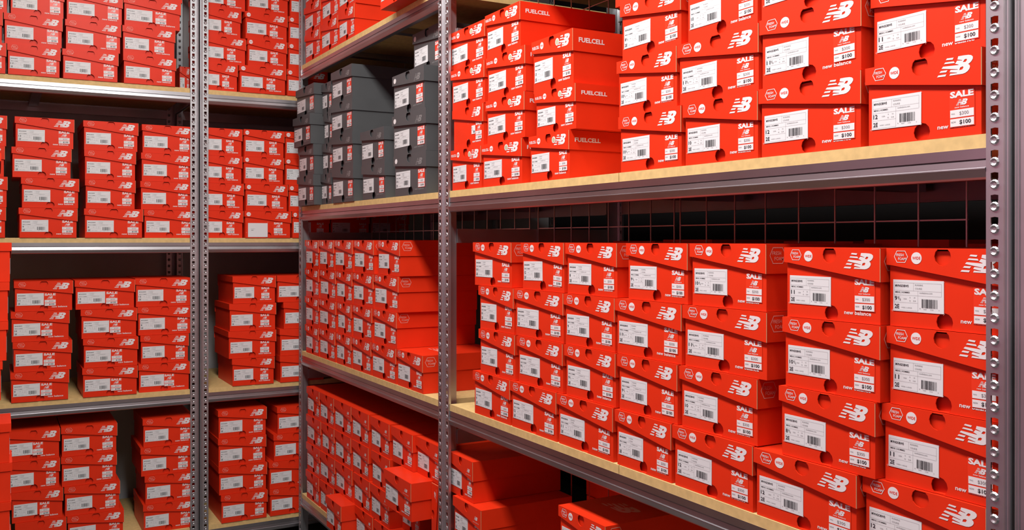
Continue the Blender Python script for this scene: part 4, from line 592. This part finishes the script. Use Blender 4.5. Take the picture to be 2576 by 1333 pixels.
('E', 'near rack', 'upper', 'P', 1.9469, 1.93, 1.7825, 0.2, 0.31, 0.127, '10.5', 0.069, 0, 0, 'red plain-lidded shoebox, second from bottom, hind first stack from left, upper shelf, near rack'),
('E', 'near rack', 'upper', 'P', 1.9463, 1.93, 1.9104, 0.2, 0.31, 0.127, '8', 0.069, 0, 0, 'red plain-lidded shoebox, second from top, hind first stack from left, upper shelf, near rack'),
('E', 'near rack', 'upper', 'P', 1.9538, 1.93, 2.0383, 0.2, 0.31, 0.127, '11.5', 0.069, 0, 0, 'red plain-lidded shoebox, topmost, hind first stack from left, upper shelf, near rack'),
('L', 'left aisle rack', 'lower', 'H', 3.5025, 0.024, 0.9816, 0.205, 0.33, 0.1265, '11.5', 0.06, 0, 0, 'red shoebox, bottom, end stack from left, lower shelf, left aisle rack'),
('L', 'left aisle rack', 'lower', 'H', 3.5025, 0.04, 1.109, 0.205, 0.33, 0.1265, '9', 0.06, 0, 0, 'red shoebox, second from bottom, end stack from left, lower shelf, left aisle rack'),
('L', 'left aisle rack', 'lower', 'H', 3.5025, 0.044, 1.2364, 0.205, 0.33, 0.1265, '8.5', 0.06, 0, 0, 'red shoebox, second from top, end stack from left, lower shelf, left aisle rack'),
('L', 'left aisle rack', 'lower', 'H', 3.5025, 0.05, 1.3638, 0.205, 0.33, 0.1265, '10.5', 0.06, 0, 0, 'red shoebox, topmost, end stack from left, lower shelf, left aisle rack'),
('L', 'left aisle rack', 'bottom', 'H', 3.5025, 0.05, 0.3956, 0.205, 0.33, 0.1265, '10', 0.06, 0, 0, 'red shoebox, bottom, end stack from left, bottom shelf, left aisle rack'),
('L', 'left aisle rack', 'bottom', 'H', 3.5025, 0.049, 0.523, 0.205, 0.33, 0.1265, '11.5', 0.06, 0, 0, 'red shoebox, second from bottom, end stack from left, bottom shelf, left aisle rack'),
('L', 'left aisle rack', 'bottom', 'H', 3.5025, 0.052, 0.6504, 0.205, 0.33, 0.1265, '9.5', 0.06, 0, 0, 'red shoebox, second from top, end stack from left, bottom shelf, left aisle rack'),
('L', 'left aisle rack', 'bottom', 'H', 3.5025, 0.049, 0.7778, 0.205, 0.33, 0.1265, '9', 0.06, 0, 0, 'red shoebox, topmost, end stack from left, bottom shelf, left aisle rack'),
('L', 'left aisle rack', 'upper', 'H', 3.5025, 0.02, 1.6546, 0.205, 0.33, 0.1265, '8', 0.06, 0, 0, 'red shoebox, bottom, end stack from left, upper shelf, left aisle rack'),
('L', 'left aisle rack', 'upper', 'H', 3.5025, 0.012, 1.782, 0.205, 0.33, 0.1265, '9.5', 0.06, 0, 0, 'red shoebox, second from top, end stack from left, upper shelf, left aisle rack'),
('L', 'left aisle rack', 'upper', 'H', 3.5025, 0.016, 1.9094, 0.205, 0.33, 0.1265, '8', 0.06, 0, 0, 'red shoebox, topmost, end stack from left, upper shelf, left aisle rack'),
('S', 'far side rack', 'bottom', 'D', 2.734, 1.264, 0.49, 0.205, 0.32, 0.111, '9', 0.069, 0, 90, 'red shoebox standing on its side beside the middle post, bottom shelf, far side rack'),
('R', 'far side rack', 'bottom', 'D', 2.8203, 1.264, 0.6976, 0.2011, 0.32, 0.127, '13', 0.069, -0.4, 0, 'red shoebox, lone, end stack from left, bottom shelf, far side rack'),
]
ROT = {'R': -math.pi/2, 'B': 0.0, 'E': math.pi/2, 'L': math.pi/2, 'S': -math.pi/2}
rj = random.Random(3)
for (face, rack, shelf, kind, c, front, z, wd, L, h, size, sx, tilt, roll, label) in BOXES:
    gray = kind[0] == 'G'
    o = build_shoebox('shoebox', kind, size, sx, tilt, 'blank' in label, 'small-labelled' in label, face == 'E', .0215 if (face != 'R' or kind != 'A' or rj.random() < .3) else rj.uniform(.0150, .0180))
    o.scale = (wd/BW, L/BL, h/BH)
    if face == 'B': o.location = (c, front, z)
    else: o.location = (front, c, z)
    if face == 'L': o.location = (front, c, z)
    jit = 0 if face in 'SE' else rj.uniform(-.004, .004)
    o.rotation_euler = (0, 0, ROT[face]+jit)
    if face == 'S':     # standing on its long side: width runs up, height runs sideways
        o.scale = (wd/BW, L/BL, h/BH)
        o.rotation_euler = (0, 0, 0)
        R_ = Matrix(((0, 1, 0, 0), (0, 0, 1, 0), (1, 0, 0, 0), (0, 0, 0, 1)))
        o.matrix_world = Matrix.Translation((front, c-h/2, z+wd/2)) @ R_ @ Matrix.Diagonal((wd/BW, L/BL, h/BH, 1))
    o['label'] = label; o['category'] = 'shoebox'
    o['group'] = f"{'hind row ' if face == 'E' else ''}shoeboxes on the {shelf} shelf of the {rack}"

# ---------------------------------------------------------------- racks
PITCH = .032; PH = 2.976
def post_mesh():
    """front face at y=0 from x=0 (bay side) to x=.0265, rolled edge to .0365, flange going back"""
    mb = MB(); w0, w1 = 0.0, .0265; cx = .0130
    hole = [(.0058, .0280), (.0058, .0205), (.0046, .0170), (.0, .0152)]
    n = int(PH/PITCH)
    for i in range(n):
        z = i*PITCH
        R = [(cx, z), (w1, z), (w1, z+PITCH), (cx, z+PITCH), (cx, z+.0290)] + [(cx+a, z+b) for a, b in hole]
        Lf = [(w0, z), (cx, z)] + [(cx-a, z+b) for a, b in hole[::-1]] + [(cx, z+.0290), (cx, z+PITCH), (w0, z+PITCH)]
        mb.poly([(a, 0, b) for a, b in R], M_METAL); mb.poly([(a, 0, b) for a, b in Lf], M_METAL)
        # hole rim depth
        hp = [(cx+a, z+b) for a, b in hole] + [(cx-a, z+b) for a, b in hole[::-1]][1:] + [(cx, z+.0290)]
        for q in range(len(hp)):
            a, b = hp[q], hp[(q+1) % len(hp)]
            mb.poly([(a[0], 0, a[1]), (a[0], .002, a[1]), (b[0], .002, b[1]), (b[0], 0, b[1])], M_METAL)
        # pressed dimple below the hole
        k = mb.mi(M_METAL); b0 = len(mb.v); dz = z+.0115
        for r_, yy in ((.0074, -.0001), (.0052, -.0024), (.0022, -.0008)):
            for q in range(10):
                a = 2*math.pi*q/10; mb.v.append((cx+r_*math.cos(a), yy, dz+r_*math.sin(a)))
        for j in range(2):
            for q in range(10):
                q2 = (q+1) % 10
                mb.f.append((b0+j*10+q, b0+j*10+q2, b0+(j+1)*10+q2, b0+(j+1)*10+q)); mb.m.append(k)
        mb.f.append(tuple(b0+20+q for q in range(10))); mb.m.append(k)
    prof = [(.0265, 0), (.0275, -.0012), (.0290, -.0018), (.0303, -.0010), (.0312, .0002), (.0322, -.0008), (.0340, -.0006), (.0358, .0010), (.0365, .0035), (.0365, .045)]
    b = len(mb.v); k = mb.mi(M_METAL)
    for x, y in prof: mb.v += [(x, y, 0), (x, y, PH)]
    for i in range(len(prof)-1): mb.f.append((b+2*i, b+2*i+2, b+2*i+3, b+2*i+1)); mb.m.append(k)
    mb.poly([(0, 0, 0), (0, 0, PH), (0, .008, PH), (0, .008, 0)], M_METAL)
    mb.poly([(0, .008, 0), (0, .008, PH), (.004, .008, PH), (.004, .008, 0)], M_METAL)
    return mb.mesh('post')
POST = post_mesh()
BEAM_P = [(.0005, .0455), (.0000, .0300), (.0030, .0292), (.0012, .0275), (-.0005, .0175), (-.0045, .0166), (-.0048, .0150), (.0, .0030), (.0030, .0), (.022, .0), (.022, .002), (.004, .002), (.004, .0435), (.022, .0435), (.022, .0455)]
def rack(name, label, length, depth, shelves, loc, rotz, left_end=True, right_end=True, mesh_y=None, wires=None, ht=PH):
    """local: front plane y=0 looking to -y, x from 0 to length (left to right seen from the front)"""
    r = bpy.data.objects.new(name, None); C.objects.link(r); r.location = loc; r.rotation_euler = (0, 0, rotz)
    r['label'] = label; r['category'] = 'shelving rack'; r['group'] = 'galvanised stockroom racks'
    def put(nm, me, x, y, sx=1, sy=1, z=0):
        o = bpy.data.objects.new(nm, me); C.objects.link(o); o.parent = r; o.location = (x, y, z); o.scale = (sx, sy, 1); return o
    # posts: bay side toward the bay
    put('post', POST, .0375, 0, -1, 1); put('post', POST, length-.0375, 0, 1, 1)
    put('post', POST, .0375, depth, -1, -1); put('post', POST, length-.0375, depth, 1, -1)
    for x in (.0008, length-.0068):   # side braces between front and rear posts
        mb = MB(); mb.box(0, .006, .046, depth-.046, 0, .045, M_METAL); me = mb.mesh('side_brace')
        for k in range(5): put('side_brace', me, x, 0, z=.20+k*.645)
    a, b = .038, length-.038
    for z in shelves:
        mb = MB(); mb.extrude_x(BEAM_P, a, b, M_BEAM, closed=True)
        me = mb.mesh('beam'); put('beam', me, 0, .003, z=z); put('beam', me, 0, depth-.003, 1, -1, z=z)
        mb = MB()
        n = 2
        for q in range(n):
            x0 = a+(b-a)*q/n; x1 = a+(b-a)*(q+1)/n-.001*(q < n-1)
            mb.box(x0+.001, x1-.001, .004, depth-.004, .0455, .066, M_WOOD)
        put('shelf_board', mb.mesh('shelf_board'), 0, 0, z=z)
        for q in (1, 2):
            mb = MB(); x = a+(b-a)*q/3
            mb.box(x-.02, x+.02, .025, depth-.025, .024, .0454, M_BEAM)
            put('crossbar', mb.mesh('crossbar'), 0, 0, z=z)
    if wires:
        for (x0, x1) in wires:
            mb = MB(); n = max(1, round((x1-x0)/.103)); st = (x1-x0)/n; g = .0014
            zs = [.182+.226*k for k in range(12)]
            zb = zs[0]; zt = zs[-1]
            for k in range(n+1): mb.box(x0+k*st-g, x0+k*st+g, mesh_y, mesh_y+2*g, zb, zt, M_WIRE)
            for z in zs: mb.box(x0-g, x1+g, mesh_y+2*g, mesh_y+4*g, z-g, z+g, M_WIRE)
            put('mesh_panel', mb.mesh('mesh_panel'), 0, 0)
    return r
def ztop(t): return t-.066
RS = [ztop(EYE+.154), ztop(EYE-.519), ztop(EYE-1.184)]
DEP = .68; XF = 1.25
# right side racks run toward the camera: local x -> world -y
rack('shelving_rack', 'near galvanised rack with long lower shelf between middle post and nearest post', 2.6655-.786, DEP, [ztop(EYE+.827)]+RS, (XF, 2.6655, 0), -math.pi/2, mesh_y=.345, wires=[(2.6655-2.655, 2.6655-1.945), (2.6655-1.920, 2.6655-1.09)])
rack('shelving_rack', 'far side rack holding the dark grey boxes, running from middle post to corner', 4.268-2.6685, DEP, [ztop(EYE+.814)]+RS, (XF, 4.268, 0), -math.pi/2, mesh_y=.345, wires=[(4.268-4.22, 4.268-3.40), (4.268-3.335, 4.268-2.712)])
rack('shelving_rack', 'rack at the right edge, only its perforated post in view', 1.88, DEP, [ztop(EYE+.827)]+RS, (XF, .783, 0), -math.pi/2)
BS = [ztop(EYE+.677), ztop(EYE+.008), ztop(EYE-.669), ztop(EYE-1.288)]
rack('shelving_rack', 'back rack left of the double post facing the aisle', 1.88, .66, BS, (.8015-1.88, 4.285, 0), 0)
rack('shelving_rack', 'corner back rack right of the double post running behind the side rack', 1.88, .66, BS, (.8045, 4.285, 0), 0)
rack('shelving_rack', 'rack on the left edge whose stacked boxes jut into the aisle', 1.90, .60, [ztop(.395), ztop(.981), ztop(1.654), ztop(2.33)], (-.02, 2.36, 0), math.pi/2)

# ---------------------------------------------------------------- the room
def struct(name, x0, x1, y0, y1, z0, z1, m):
    mb = MB(); mb.box(x0, x1, y0, y1, z0, z1, m); o = bpy.data.objects.new(name, mb.mesh(name)); C.objects.link(o); o['kind'] = 'structure'; return o
struct('floor', -.8, 3.2, -3.2, 5.2, -.1, -.001, M_FLOOR)
struct('ceiling', -.8, 3.2, -3.2, 5.2, 3.3, 3.4, M_CEIL)
struct('wall_back', -1.2, 3.2, 5.0, 5.2, 0, 3.3, M_WALL)
struct('bounce_wall_left', -.9, -.8, -3.2, 4.27, 0, 3.3, M_RED_BOUNCE)  # unseen wall, placed and coloured as a red reflector for the side beams
struct('dark_backdrop_right', 3.1, 3.2, -3.2, 5.0, 0, 3.3, M_AISLE_DARK)  # added backdrop, keeps the gaps behind the near rack dark
struct('wall_front', -.8, 3.1, -3.3, -3.2, 0, 3.3, M_FRONTWALL)
